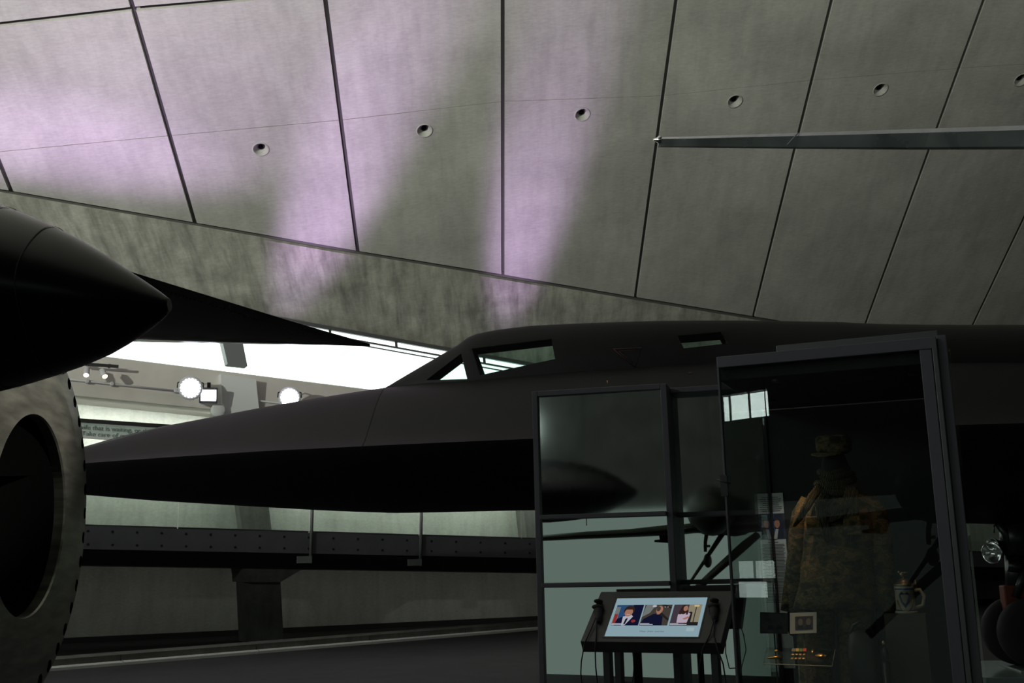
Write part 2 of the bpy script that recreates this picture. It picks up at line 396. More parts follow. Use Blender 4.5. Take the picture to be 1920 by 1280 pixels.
# ------------------------------------------------------------------ clerestory window under the shell edge
XA, XB = -150, 1500
wf = B(); 
def wstrip(bld, ya, yb, off=0., th=.1, mi=0, xa=XA, xb=XB):
    q = [onW(xa, ya(xa), off), onW(xb, ya(xb), off), onW(xb, yb(xb), off), onW(xa, yb(xa), off)]
    bld.hexa(q, [p-WN*th for p in q], mi)
sh = lambda l, d, k=0: (lambda x: l(x)+d+k*(x-600))
win = B(); wstrip(win, edge_l, beam_top, .0, .02, 0)
win = win.obj('window_1', ['clear_glass']); struct(win)
wstrip(wf, sh(edge_l, 10), sh(edge_l, 13), .08, .06); wstrip(wf, sh(edge_l, 18), sh(edge_l, 20), .08, .05); wstrip(wf, sh(edge_l, -6), sh(edge_l, 1), .10, .1)
for x in (120, 616, 740, 905, 1100, 1300): wf.hexa([onW(x, edge_l(x), .1), onW(x+5, edge_l(x), .1), onW(x+6, edge_l(x)+11, .1), onW(x+1, edge_l(x)+11, .1)], [onW(x, edge_l(x), .02), onW(x+5, edge_l(x), .02), onW(x+6, edge_l(x)+11, .02), onW(x+1, edge_l(x)+11, .02)])
wfo = wf.obj('window_frame', ['frame_edge'], win)
st = B(); q = [onW(408, 600, .5), onW(447, 600, .5), onW(464, 686, .5), onW(427, 682, .5)]; st.hexa(q, [p-WN*.35 for p in q]); st.obj('window_stay', ['grey_steel'], win)
# concrete beam, gallery soffit and gallery wall
bot1 = line((150, 742), (400, 767))
bm_ = B()
q0 = [onW(XA, beam_top(XA), .0), onW(XB, beam_top(XB), .0)]; q1 = [onW(XA, beam_top(XA)+1, .75), onW(XB, beam_top(XB)+1, .75)]
q2 = [onW(XA, bot1(XA), .95), onW(XB, bot1(XB), .95)]; q3 = [V((p.x, p.y, r_.z))-WN*1.4 for p, r_ in zip(q2, q2)]
bm_.hexa([q0[0], q1[0], q2[0], q3[0]], [q0[1], q1[1], q2[1], q3[1]])
struct(bm_.obj('trim_3', ['plaster']))
gw = B(); a0, a1 = q3[0]+WN*.1, q3[1]+WN*.1
a0 = V((a0.x, a0.y, a0.z)); a1 = V((a1.x, a1.y, a1.z)); sl_ = (a1-a0).normalized(); e0 = a0-sl_*14+Z*.12; e1 = a1+sl_*14+Z*.12
gw.hexa([e0, e1, V((e1.x, e1.y, 0)), V((e0.x, e0.y, 0))], [e0-WN*.3, e1-WN*.3, V((e1.x, e1.y, 0))-WN*.3, V((e0.x, e0.y, 0))-WN*.3])
struct(gw.obj('wall_back', ['wall']))
GOFF = (a0-WP).dot(WN)
# gallery wall: the paler band edge and column
c = B(); q = [onW(414, 700, 1.1), onW(480, 711, 1.1), onW(489, 800, 1.1), onW(420, 800, 1.1)]; c.hexa(q, [p-WN*1.0 for p in q]); struct(c.obj('trim_4', ['white_and_highlight']))  # column coloured paler to stand for the light falling on it
# lower raking column behind the glass balustrade
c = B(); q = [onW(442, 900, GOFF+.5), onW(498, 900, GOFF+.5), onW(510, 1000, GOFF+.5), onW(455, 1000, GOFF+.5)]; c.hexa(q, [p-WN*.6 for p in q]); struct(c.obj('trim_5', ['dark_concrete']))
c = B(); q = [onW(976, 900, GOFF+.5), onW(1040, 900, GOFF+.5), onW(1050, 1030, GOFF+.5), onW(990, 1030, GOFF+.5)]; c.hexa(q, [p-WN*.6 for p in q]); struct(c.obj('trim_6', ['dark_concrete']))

# quotation panel on the gallery wall
t = thing('quotation_panel', onW(220, 805, .6), 'long pale green quotation panel with dark rail and grey lettering on the gallery wall', 'sign')
q = B(); ql = line((150, 786), (340, 799)); wstrip(q, ql, sh(ql, 34, .01), .6, .04, 0, 60, 560); q.obj('board', 'sign_green', t)
q = B(); wstrip(q, sh(ql, -2), sh(ql, 5), .66, .05, 0, 60, 560); q.obj('top_rail', 'dark_steel', t)
q = B(); wstrip(q, sh(ql, 34, .01), sh(ql, 39, .01), .66, .05, 0, 60, 560); q.obj('bottom_rail', 'white_and_highlight', t)
wx = onW(300, ql(300), .6)-onW(100, ql(100), .6)
pA, pB = onW(147, 804, .6), onW(283, 812.5, .6)
text('lettering', 'wife that is waiting, or the', 'sign_text', pA, pB-pA, Z, (pB-pA).length, t, .02)
pA, pB = onW(147, 816, .6), onW(270, 823.5, .6)
text('lettering', '\u201cTake care of my son\u201d.', 'sign_text', pA, pB-pA, Z, (pB-pA).length, t, .02)

# conduit along the beam
cl = line((130, 711), (335, 733))
t = thing('cable_conduit', onW(200, cl(200), 1.0), 'thin grey conduit with round junction boxes along the plastered beam', 'conduit')
q = B(); q.tube([onW(90, cl(90), 1.0), onW(342, cl(342), 1.0)], .022, 8); q.obj('pipe', 'lamp_body', t)
q = B(); q.tube([onW(486, 751, 1.0), onW(700, 776, 1.0)], .022, 8); q.obj('pipe', 'lamp_body', t)
for x in (164, 210, 330):
    q = B(); q.rev(onW(x, cl(x), 1.0), WN, [(-.06, .05), (.04, .05), (.05, .03)], 14); q.obj('junction_box', 'lamp_body', t)

# track with two warm spotlights
t = thing('lighting_track', onW(185, 684, 1.1), 'short black lighting track on the plastered beam beside the engine', 'lighting track')
q = B(); A, Bq = onW(140, 681, 1.3), onW(222, 687, 1.3); X = (Bq-A).normalized(); q.box((A+Bq)/2, (Bq-A).length, .09, .06, X, WN, Z); q.obj('rail', 'dark_steel', t)
for bp_ in ((150, 682), (205, 686)): q = B(); q.box(onW(*bp_, 1.15), .05, .2, .06, X, WN, Z); q.obj('bracket', 'dark_steel', t)
for (ax, ay), (bx, by), lab in (((163, 687), (160, 709), 'left silver spotlight with a warm lens hanging from the black track'), ((191, 690), (199, 711), 'right silver spotlight, tilted, with a warm lens on the black track')):
    a_, b_ = onW(ax, ay+3, 1.4), onW(bx, by+3, 1.5)
    t = thing('spotlight', a_, lab, 'spotlight', 'silver spotlights on the track')
    d = (b_-a_).normalized(); d = (d+WN*.35).normalized()
    q = B(); q.rev(a_, d, [(0, .05), (.02, .065), (.2, .068), (.22, .06)], 20); q.obj('housing', 'lamp_body', t)
    q = B(); q.rev(a_, d, [(.215, .055), (.235, .05), (.245, .02)], 16); q.obj('lens', 'warm_lens', t)
    q = B(); q.box(a_-d*.02, .03, .03, .05, mi=0); q.obj('yoke', 'dark_steel', t)

# floodlights on the beam
def floodlight(px, py, r, lab):
    c_ = onW(px, py, 1.7); ax = (CAM+V((0, 0, -1.0))-c_).normalized(); t = thing('floodlight', c_, lab, 'floodlight', 'round white floodlights on the beam')
    q = B(); q.rev(c_, -ax, [(-.02, r*1.02), (-.02, r*1.12), (.02, r*1.15), (.16, r*1.1), (.3, r*.7), (.34, r*.3)], 32); q.obj('housing', 'lamp_body', t)
    q = B(); q.rev(c_, ax, [(.005, r*1.01), (.012, r*.98), (.014, .01)], 32); q.obj('reflector', 'white_and_highlight', t)
    q = B(); q.rev(c_, ax, [(.016, r*.78), (.03, r*.74), (.032, .01)], 32)
    a1_ = Z.cross(ax).normalized(); a2_ = ax.cross(a1_)
    for k in range(18): q.rev(c_+(a1_*math.cos(k*math.pi/9)+a2_*math.sin(k*math.pi/9))*r*.84, ax, [(.016, r*.10), (.03, r*.08)], 8)
    q.obj('lens', 'lamp_lens', t)
    q = B(); Yv = Z.cross(ax).normalized(); Zv = ax.cross(Yv)
    for k in range(9):
        a = math.radians(200+k*17.5); o_ = Yv*math.cos(a)+Zv*math.sin(a); q.box(c_+o_*r*1.17-ax*.1, .012*1.5, .05, .17, ax.cross(o_), o_, ax)
    q.obj('cooling_fins', 'lamp_body', t)
    q = B(); q.tube([c_+Yv*r*1.2-ax*.12, c_+Yv*r*1.2-ax*.3+Z*.1, c_-ax*.45+Z*.2, c_-Yv*r*1.2-ax*.3+Z*.1, c_-Yv*r*1.2-ax*.12], .015, 6); q.obj('bracket', 'dark_steel', t)
floodlight(357, 727, .235, 'large round white floodlight, left of the column, glaring')
floodlight(543, 745, .225, 'round white floodlight right of the column, partly behind the jet nose')
c_ = onW(391, 741, 1.5); t = thing('square_floodlight', c_, 'small square floodlight glaring beside the round one, left of the column', 'floodlight')
ax = (CAM-c_).normalized(); X = Z.cross(ax).normalized(); Zv = ax.cross(X)
q = B(); q.box(c_-ax*.06, .40, .36, .1, X, Zv, ax); q.obj('housing', 'dark_steel', t, bevel=.01)
q = B(); q.box(c_+X*.0, .33, .25, .02, X, Zv, ax); q.obj('lens', 'lamp_lens', t)
q = B(); q.box(c_-ax*.2+Z*.15, .08, .3, .2, X, Zv, ax); q.obj('bracket', 'dark_steel', t)
c_ = onW(410, 768, 1.25); t = thing('speaker', c_, 'small round off-white wall speaker at the foot of the column', 'speaker')
q = B(); q.rev(c_, WN, [(-.4, .12), (-.05, .17), (.0, .165), (.03, .12), (.035, .01)], 28); q.obj('body', 'white_and_highlight', t)
q = B(); q.rev(c_-Z*.2-WN*.1, Z, [(-.12, .05), (.05, .05)], 12); q.obj('stem', 'lamp_body', t)

# ------------------------------------------------------------------ elevated walkway in front of the wall
WO = 4.1
f_top = line((158, 986), (1010, 1011)); f_bot = line((158, 1029), (1010, 1046)); s_bot = line((158, 1059), (1010, 1073))
t = thing('elevated_walkway', V((*(WP+WN*WO).xy, 0)), 'dark elevated walkway with bolted fascia and glass balustrade behind the black jet', 'walkway')
q = B()
A0, A1 = onW(-250, f_top(-250), WO), onW(2150, f_top(2150), WO); B0, B1 = onW(-250, f_bot(-250), WO), onW(2150, f_bot(2150), WO)
q.hexa([A0, B0, B0-WN*.15, A0-WN*.15], [A1, B1, B1-WN*.15, A1-WN*.15]); q.obj('fascia', 'fascia', t)
C0, C1 = onW(-250, s_bot(-250), WO-1.2), onW(2150, s_bot(2150), WO-1.2)
q = B(); dp = WO-GOFF-.02; q.hexa([B0-WN*.05+Z*.3, B0-WN*.05, C0+Z*0, C0-WN*(dp-1.3), V((*(C0-WN*(dp-1.3)).xy, B0.z+.3))], [B1-WN*.05+Z*.3, B1-WN*.05, C1, C1-WN*(dp-1.3), V((*(C1-WN*(dp-1.3)).xy, B1.z+.3))]); q.obj('deck', 'soffit', t)
bolt0 = None
for i in range(26):
    x = 165+i*46
    for l, d in ((f_top, 9), (f_bot, -9)):
        c = onW(x, l(x)+d, WO)
        if bolt0 is None: bc = c; q = B(); q.rev(c, WN, [(-.01, .028), (.012, .024)], 8); bolt0 = q.obj('fascia_bolt', 'bolt', t)
        else: o = bolt0.copy(); COL.objects.link(o); o.parent = t; o.location = c-bc
ph = 2.0
gx = [-250, 40, 333, 580, 786, 978, 1190, 1400, 1600, 1800, 2000]
for i in range(len(gx)-1):
    a, b_ = onW(gx[i]+1, f_top(gx[i]), WO-.08), onW(gx[i+1]-1, f_top(gx[i+1]), WO-.08)
    q = B(); q.hexa([a, b_, b_+Z*1.1, a+Z*1.1], [p-WN*.02 for p in (a, b_, b_+Z*1.1, a+Z*1.1)]); q.obj('glass_panel', 'rail_glass', t)
    q = B(); q.hexa([a-Z*.005, b_-Z*.005, b_+Z*.035, a+Z*.035], [p-WN*.05+WN*.0 for p in (a-Z*.005, b_-Z*.005, b_+Z*.035, a+Z*.035)]); q.obj('glass_channel', 'frame_edge', t)
for xt, xb in ((587, 582), (792, 788)):
    q = B(); up, dn = onW(xt, 940, WO+.06), onW(xb, 1056 if xt < 700 else 1061, WO+.06); q.tube([up+Z*.6, dn], .034, 10)
    q.box(dn-WD*.13+Z*.08, .3, .08, .14, WD, WN, Z); q.obj('post', 'grey_steel', t)
# supporting column with corbel
q = B()
cs = [(458, 1090), (530, 1090), (532, 1172), (463, 1180)]
u_ = [onW(454, 1062, WO-1.3), onW(568, 1066, WO-1.3), onW(526, 1091, WO-1.3), onW(457, 1091, WO-1.3)]; q.hexa(u_, [p-WN*1.2 for p in u_])
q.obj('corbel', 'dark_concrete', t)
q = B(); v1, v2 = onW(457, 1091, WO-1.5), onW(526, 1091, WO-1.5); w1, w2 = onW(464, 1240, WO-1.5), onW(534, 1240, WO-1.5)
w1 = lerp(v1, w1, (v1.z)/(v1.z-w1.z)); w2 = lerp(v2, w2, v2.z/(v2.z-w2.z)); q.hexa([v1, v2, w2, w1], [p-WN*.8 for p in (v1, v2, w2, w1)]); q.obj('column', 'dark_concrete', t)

# ------------------------------------------------------------------ floors and walls of the hall
EY = -.8
fl = B(); fl.slab([V((-20.5, EY, -.3)), V((24, EY, -.3)), V((24, 48, -.3)), V((-20.5, 48, -.3))], Z*.3)
fl.slab([V((-20.5, FY-2, -3.9)), V((24, FY-2, -3.9)), V((24, EY+.3, -3.9)), V((-20.5, EY+.3, -3.9))], Z*.3)
fl.slab([V((-20.5, EY, -3.6)), V((24, EY, -3.6)), V((24, EY+.3, -3.6)), V((-20.5, EY+.3, -3.6))], Z*3.4)
struct(fl.obj('floor', ['carpet']))
# kerb of the ramp at the foot of the wall
k1, k2 = Pz(120, 1256, 0), Pz(1020, 1180, 0); kd = (k2-k1).normalized(); kn = V((kd.y, -kd.x, 0)); kn = kn if kn.y < 0 else -kn
kb = B()
a = k1-kd*12; b_ = k2+kd*10; L_ = (b_-a).length
prof = [(.10, 0), (.10, .17), (.5, .19), (.5, 0)]; nose = [(0, 0), (0, .045), (.02, .065), (.098, .07), (.098, 0)]
i = 0; s0 = 0
while s0 < L_:
    s1 = min(L_, s0+2.6); kb.hexa([a+kd*s0-kn*x+Z*z for x, z in prof], [a+kd*(s1-.02)-kn*x+Z*z for x, z in prof]); kb.hexa([a+kd*s0-kn*x+Z*z for x, z in nose], [a+kd*(s1-.02)-kn*x+Z*z for x, z in nose], 1); s0 = s1
kerb = kb.obj('trim_7', ['dark_concrete', 'white_and_highlight']); struct(kerb)  # pale nose strip paints in the highlight line along the kerb
up_ = B(); l1 = line((120, 1200), (1020, 1134))
for xx in range(3): pass
g0, g1 = onW(-300, l1(-300), GOFF+.12), onW(1800, l1(1800), GOFF+.12)
wb = B(); h0 = V((g0.x, g0.y, 0)); h1 = V((g1.x, g1.y, 0)); wb.hexa([h0+Z*.12, h1+Z*.12, h1, h0], [p-WN*.1 for p in (h0+Z*.12, h1+Z*.12, h1, h0)]); struct(wb.obj('baseboard_back', ['shadow_gap']))
# plain grey steel sides
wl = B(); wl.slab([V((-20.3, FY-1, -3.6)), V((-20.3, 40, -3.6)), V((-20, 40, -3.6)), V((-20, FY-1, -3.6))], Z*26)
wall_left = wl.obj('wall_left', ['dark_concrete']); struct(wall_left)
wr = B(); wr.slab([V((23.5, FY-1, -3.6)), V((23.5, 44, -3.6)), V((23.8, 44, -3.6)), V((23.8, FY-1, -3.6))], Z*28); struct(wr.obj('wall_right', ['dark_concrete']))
wfr = B(); wfr.slab([V((-20.3, FY, FZ1)), V((23.8, FY, FZ1)), V((23.8, FY-.25, FZ1)), V((-20.3, FY-.25, FZ1))], Z*20)
wfr.slab([V((-20.3, FY, FZ0-.1)), V((FX0, FY, FZ0-.1)), V((FX0, FY-.25, FZ0-.1)), V((-20.3, FY-.25, FZ0-.1))], Z*(FZ1-FZ0+.1))
wfr.slab([V((20, FY, FZ0-.1)), V((23.8, FY, FZ0-.1)), V((23.8, FY-.25, FZ0-.1)), V((20, FY-.25, FZ0-.1))], Z*7)
wall_front = wfr.obj('wall_front', ['dark_concrete']); struct(wall_front)
w2 = B(); w2.slab([V((FX0, FY-.1, FZ0)), V((20, FY-.1, FZ0)), V((20, FY-.12, FZ0)), V((FX0, FY-.12, FZ0))], Z*(FZ1-FZ0)); w2 = w2.obj('window_2', ['clear_glass']); struct(w2)
q = B()
for x in (FX0, 6, 13, 20): q.box(V((x, FY, 0)), .06, .12, 7)
q.obj('window_frame', ['frame_edge'], w2)

# ------------------------------------------------------------------ the black jet (nose to the left)
FA = P(0, 900, 15.4); FB = P(1920, 900, 13.2); FA.z = FB.z = 0
FD = (FB-FA).normalized(); FN = V((FD.y, -FD.x, 0)); FN = FN if FN.y < 0 else -FN
def axis_at(px, y):
    p = hitp(px, y, FA, FN); return (p-FA).dot(FD)
top_c = [(20, 868), (60, 858), (158, 838), (225, 818), (300, 801), (400, 782), (500, 763), (600, 746), (680, 733), (724, 727), (770, 700), (820, 671), (862, 646), (880, 632), (900, 625), (940, 618), (1000, 611), (1110, 606), (1250, 602), (1400, 602), (1500, 604), (1585, 606), (1620, 609), (1750, 611), (1920, 611), (2400, 615)]
base_c = [(20, 868), (158, 838), (300, 801), (500, 763), (600, 746), (724, 728), (800, 717), (900, 709), (1100, 692), (1400, 672), (1800, 655), (2400, 650)]
ch_c = [(20, 880), (158, 868), (300, 858), (500, 845), (727, 834), (860, 828), (1003, 822), (1300, 812), (1810, 796), (1920, 793), (2400, 786)]
bot_c = [(20, 892), (60, 905), (158, 926), (300, 938), (500, 950), (640, 958), (760, 962), (860, 960), (1005, 957), (1300, 964), (1810, 982), (1920, 985), (2400, 990)]
wid_c = [(20, .02), (60, .22), (158, .48), (300, .72), (500, .98), (727, 1.18), (1000, 1.32), (1400, 1.5), (2400, 1.8)]
wc_c = [(724, .10), (800, .20), (868, .26), (900, .27), (1040, .29), (1400, .34), (1600, .6), (2400, .9)]
def z_for(x, y, curve, dx=0):
    z = 3.
    for _ in range(6):
        px, py = proj(V((x, y, z))); z1 = z-.05; _, py1 = proj(V((x, y, z1)))
        z += (py-interp(curve, px)) * (.05/(py1-py))*-1 * -1 if False else -(py-interp(curve, px))*(z1-z)/(py1-py)*-1
    return z
def z_at(x, y, curve):
    z = 3.
    for _ in range(8):
        px, py = proj(V((x, y, z))); _, py2 = proj(V((x, y, z+.01)))
        z -= (py-interp(curve, px))/((py2-py)/.01)
    return z
def section(px, grow=0., inner=False):
    s_ = axis_at(px, 850); c = FA+FD*s_
    w_ = interp(wid_c, px); wc = max(.05, interp(wc_c, px)) if px > 724 else .05
    zt, zb0 = z_at(c.x, c.y, top_c), z_at(c.x, c.y, base_c)
    near = c+FN*w_; zc = z_at(near.x, near.y, ch_c); far = c-FN*w_*.3; zb = z_at(far.x, far.y, bot_c)
    if px < 40: zb = min(zb, zc)
    Hb = max(.01, zb0-zc); hc = max(0, zt-zb0)
    pts = []
    n = 24
    if inner:
        wi = wc-.05
        top = []
        for k in range(13):
            v = -wi+2*wi*k/12; u = abs(v/wi) if wi else 0
            top.append(c-FN*v+Z*(zb0+hc*max(0, 1-u**3.5)**.6-.05))
        return top, c, zb0
    vs = [-1+2*k/(2*n) for k in range(2*n+1)]
    vs = sorted(set([round(v, 4) for v in vs]+[round(s*wc/w_*q, 4) for s in (-1, 1) for q in (1.0, .97, .9, .8) if wc/w_ < 1]))
    return c, w_, wc, zc, zb, Hb, hc, vs
def ring(px):
    c, w_, wc, zc, zb, Hb, hc, _ = section(px)
    upper = []; N_ = 36
    vs = []
    for k in range(N_+1): vs.append(-w_*math.cos(math.pi*k/N_) if False else -w_+2*w_*k/N_)
    # cluster points on the canopy shoulder, the same number in every ring
    out = [w_*(1-.9*i/9) for i in range(9)]
    sh_ = [wc*q for q in (1.06, 1.0, .97, .92, .85, .75, .6, .4, .2)]
    half = [wc*1.06+(w_-wc*1.06)*(1-i/12)**1.0 for i in range(12)]+sh_
    vs = [-h for h in half]+[0]+half[::-1]
    for v in vs:
        u = min(1, abs(v)/w_); h = Hb*max(0, math.cos(math.pi/2*u))**1.25
        if abs(v) < wc: h += hc*max(0, 1-(abs(v)/wc)**3.5)**.6
        upper.append(c-FN*v+Z*(zc+h))
    lower = []
    for k in range(1, 24):
        v = w_*math.cos(math.pi*k/24); u = abs(v)/w_
        lower.append(c-FN*v+Z*(zc-(zc-zb)*(1-u**1.7)**.8-.012*(1-u)))
    return upper+lower
sts = [20, 40, 70, 110, 158, 200, 250, 300, 350, 400, 450, 500, 550, 600, 650, 700, 720, 724, 745, 770, 795, 820, 845, 862, 870, 880, 890, 900, 920, 940, 970, 1000, 1040, 1080, 1110, 1180, 1250, 1320, 1400, 1500, 1560, 1585, 1600, 1620, 1680, 1750, 1850, 1920, 2100, 2400]
jet = thing('jet_aircraft', V((*(FA+FD*axis_at(1860, 900)).xy, 0)), 'long matt black jet aircraft with chined nose and low canopy behind the glass screen', 'aircraft')
q = B(); q.loft([ring(s_) for s_ in sts]); fus = q.obj('fuselage', ['black_skin', 'cockpit_black', 'panel_line'], jet)
# hollow cockpits, then window openings straight across
cut = B()
for xs in ([778, 800, 820, 845, 862, 880, 900, 940, 1000, 1052], [1262, 1300, 1340, 1375]):
    rings = []
    for x in xs:
        top, c, zb0 = section(x, inner=True)
        top = [p if p.z > zb0-.06 else V((p.x, p.y, zb0-.06)) for p in top]
        rings.append(top+[V((top[-1].x, top[-1].y, zb0-.22)), V((top[0].x, top[0].y, zb0-.22))])
    cut.loft(rings, smooth=False, mi=1)
boolean(fus, cut, ['black_skin', 'cockpit_black', 'panel_line'])
win_q = [[(883, 652), (1033, 634), (1041, 673), (900, 703)], [(798, 712), (864, 662), (877, 711)], [(1270, 627), (1352, 620), (1365, 643), (1282, 652)]]
near_off = [.27, .23, .33]
cut = B(); panes = []
for wq, no in zip(win_q, near_off):
    pts = [hitp(x, y, FA+FN*no, FN) for x, y in wq]
    cut.hexa([p+FN*.35 for p in pts], [p-FN*(2*no+.35) for p in pts], 1); panes.append((pts, no))
boolean(fus, cut, ['black_skin', 'cockpit_black', 'panel_line'])
fus.data.set_sharp_from_angle(angle=math.radians(32))
for pts, no in panes:
    for o_ in (-.035, -(2*no)+.035):
        q = B(); cx = sum(pts, V((0, 0, 0)))/len(pts); g = [cx+(p-cx)*1.04+FN*o_ for p in pts]; q.hexa(g, [p-FN*.012 for p in g]); q.obj('window_pane', 'cockpit_glass', jet)
# cockpit inside: seats
for x, w0 in ((1000, .2), (1330, .2)):
    q = B(); c = FA+FD*axis_at(x, 700); _, _, zb0 = section(x, inner=True); q.box(c+Z*(zb0-.14), .14, .26, .16, FD, FN, Z); q.box(c+Z*(zb0-.03)+FD*.04, .08, .14, .08, FD, FN, Z); q.obj('seat_headrest', 'cockpit_black', jet, bevel=.02)
# panel lines as slim raised bands
def band(px, w=.006):
    r0, r1 = ring(px), ring(px+1.2); n = len(r0); cc = sum(r0, V((0, 0, 0)))/n
    q = B(); q.loft([[p+(p-cc).normalized()*.004 for p in r0], [p+(p-cc).normalized()*.004 for p in r1]], cap=False); return q.obj('panel_seam', 'panel_line', jet)
for x in (727, 1120, 1585): band(x)
# chine edge strip
# rescue triangle and small marks on the side
def on_side(px, py, no=.62): return hitp(px, py, FA+FN*no, FN)
def side_fit(px, py):
    """point on the near flank of the fuselage under this pixel"""
    best = None; s0 = axis_at(px, 850)
    d = ray(px, py); o = CAM
    # march the ray into the section surface
    inv = fus.matrix_world.inverted() if False else None
    bpy.context.view_layer.update()
    org = o-ROOT[fus.name]; ok, loc, nor, idx = fus.ray_cast(org, d.normalized())
    return (loc+ROOT[fus.name], nor) if ok else (on_side(px, py), FN)
def mark(poly, name, mname, w=None):
    q = B(); pp = []
    for x, y in poly: p, n = side_fit(x, y); pp.append(p-ray(x, y).normalized()*.012)
    if w: q.tube(pp+[pp[0]], w, 5)
    else: q.hexa(pp, [p-ray(*poly[0]).normalized()*.004 for p in pp])
    return q.obj(name, mname, jet)
mark([(1150, 654), (1202, 652), (1190, 688)], 'rescue_triangle', 'faded_red', .006)
mark([(1160, 658), (1194, 656), (1187, 680)], 'rescue_triangle', 'faded_red', .003)
mark([(1137, 713), (1140, 713), (1139, 719)], 'stencil_mark', 'ribbon_yellow'); mark([(1291, 697), (1297, 697), (1297, 700), (1291, 700)], 'stencil_mark', 'faded_red')
# nose undercarriage
GX = 1905
def G(px, py, off=0.): return hitp(px, py, FA+FN*off, FN)
q = B(); q.tube([G(1903, 975), G(1902, 1040)], .17, 16); q.tube([G(1902, 1040), G(1904, 1110)], .11, 16); q.obj('gear_strut', 'gear_metal', jet)
q = B(); q.tube([G(1870, 980, .1), G(1885, 1000, .1), G(1898, 1040, .1)], .045, 8); q.tube([G(1925, 1060, .12), G(1904, 1120, .12)], .05, 8); q.tube([G(1888, 1060, .1), G(1920, 1064, .1)], .07, 8); q.obj('drag_brace', 'gear_metal', jet)
q = B(); q.box(G(1905, 1130), .30, .22, .42, FD, FN, Z); q.obj('gear_fork', 'orange_brake', jet, bevel=.02)
for nm, cx_, cy_, off in (('tyre', 1906, 1182, -.17), ('tyre', 1938, 1186, .20)):
    q = B(); c = G(cx_, cy_, off); R_ = .40; q.rev(c, FN, [(-.13, .2), (-.13, .32), (-.11, .37), (-.05, R_), (.05, R_), (.11, .37), (.13, .32), (.13, .2)], 40); ty = q.obj(nm, 'tyre', jet)
    q = B(); q.rev(c, FN, [(-.11, .2), (-.06, .1), (-.06, .03), (.07, .03), (.07, .1), (.11, .2)], 24); q.obj('wheel_rim', 'gear_metal', ty)
for cx_, cy_, R_, sq in ((1859, 1036, .13, .55), (1860, 1020, .075, .6)):
    c = G(cx_, cy_, .15); ax = (CAM-c).normalized(); ax = (ax+V((-.9, 0, -.1))).normalized()
    q = B(); q.rev(c, ax, [(-.18, .03), (-.12, R_*.7), (-.03, R_), (0, R_), (.0, R_*.94), (-.05, R_*.6), (-.08, .02)], 28); la = q.obj('landing_light', 'chrome', jet)
    q = B(); q.rev(c, ax, [(0, R_*.93), (.02, R_*.7), (.03, .01)], 24); q.obj('lens', 'clear_glass', la)
q = B(); q.tube([G(1864, 984, .1), G(1864, 999, .1)], .008, 6); q.obj('sensor_probe', 'gear_metal', jet)
# block under the wheels
c = G(1915, 1240, 0); c.z = 0; R_ = .40; wz = G(1906, 1182, -.17).z-R_
pl = thing('wheel_platform', c, 'low pale platform under the nose wheels of the black jet', 'platform')
q = B(); q.box(c+Z*(wz-.02)/2, 2.6, 2.0, wz-.02, FD, FN, Z); q.obj('deck', 'shiny_floor', pl, bevel=.01)
q = B(); q.box(c+Z*(wz-.01), .3, 1.0, .02, FD, FN, Z); q.obj('pad', 'shiny_floor', pl)

# ------------------------------------------------------------------ jet engine with a bolted metal ring, far left
ED = V((-.077, .997, 0)).normalized(); EA = V((.997, .077, 0)).normalized()      # in-plane direction, outward axis
EC = P(50, 965, 4.3); ER = .765
HR = ER*.925
eng = thing('jet_engine', V((EC.x-1, EC.y, 0)), 'large open engine casing with a worn metal ring full of holes at the left edge', 'engine')
q = B(); q.rev(EC, EA, [(-.10, ER-.03), (-.10, ER), (-.03, ER), (-.008, ER*.985), (.004, ER*.95), (.014, ER*.8), (.018, ER*.62), (.018, ER*.525), (.01, ER*.52), (-.10, ER*.525)], 96, cap=False)
for f in q.bm.faces: f.smooth = False
rg = q.obj('bolt_ring', ['ring_metal', 'bore'], eng)
cb = B(); NH = 40; Yv = ED; 
for k in range(NH):
    a = 2*math.pi*(k+.35)/NH; cc = EC+(Yv*math.cos(a)+Z*math.sin(a))*HR; cb.rev(cc, EA, [(-.3, .027), (.2, .027)], 16, mi=1)
md = rg.modifiers.new('s', 'SOLIDIFY'); md.thickness = .012; md.offset = -1
bpy.context.view_layer.update(); dg = bpy.context.evaluated_depsgraph_get(); nm_ = bpy.data.meshes.new_from_object(rg.evaluated_get(dg)); rg.modifiers.clear(); rg.data = nm_
boolean(rg, cb, ['ring_metal', 'bore'])
q = B(); q.rev(EC, EA, [(-2.6, ER-.06), (-.09, ER-.04), (-.09, ER-.06), (-2.5, ER-.08)], 64, cap=False); q.obj('casing', 'bore', eng)
q = B(); q.rev(EC, EA, [(-2.4, .05), (-2.4, ER*.50), (-.03, ER*.53), (-.03, ER*.52), (-2.38, ER*.48), (-2.38, .05)], 64, cap=False); q.obj('inner_duct', 'bore', eng)
q = B(); q.rev(EC, EA, [(-2.3, ER*.5), (-2.25, ER*.5), (-2.2, .02)], 32); q.obj('back_plate', 'bore', eng)
for s_ in (-.5, -1.9):
    q = B(); c = EC+EA*s_; q.box(V((c.x, c.y, (EC.z-ER)/2)), .12, .9, EC.z-ER+.06, EA, ED, Z); q.box(V((c.x, c.y, .04)), .5, 1.1, .08, EA, ED, Z); q.obj('stand_leg', 'dark_steel', eng, bevel=.01)

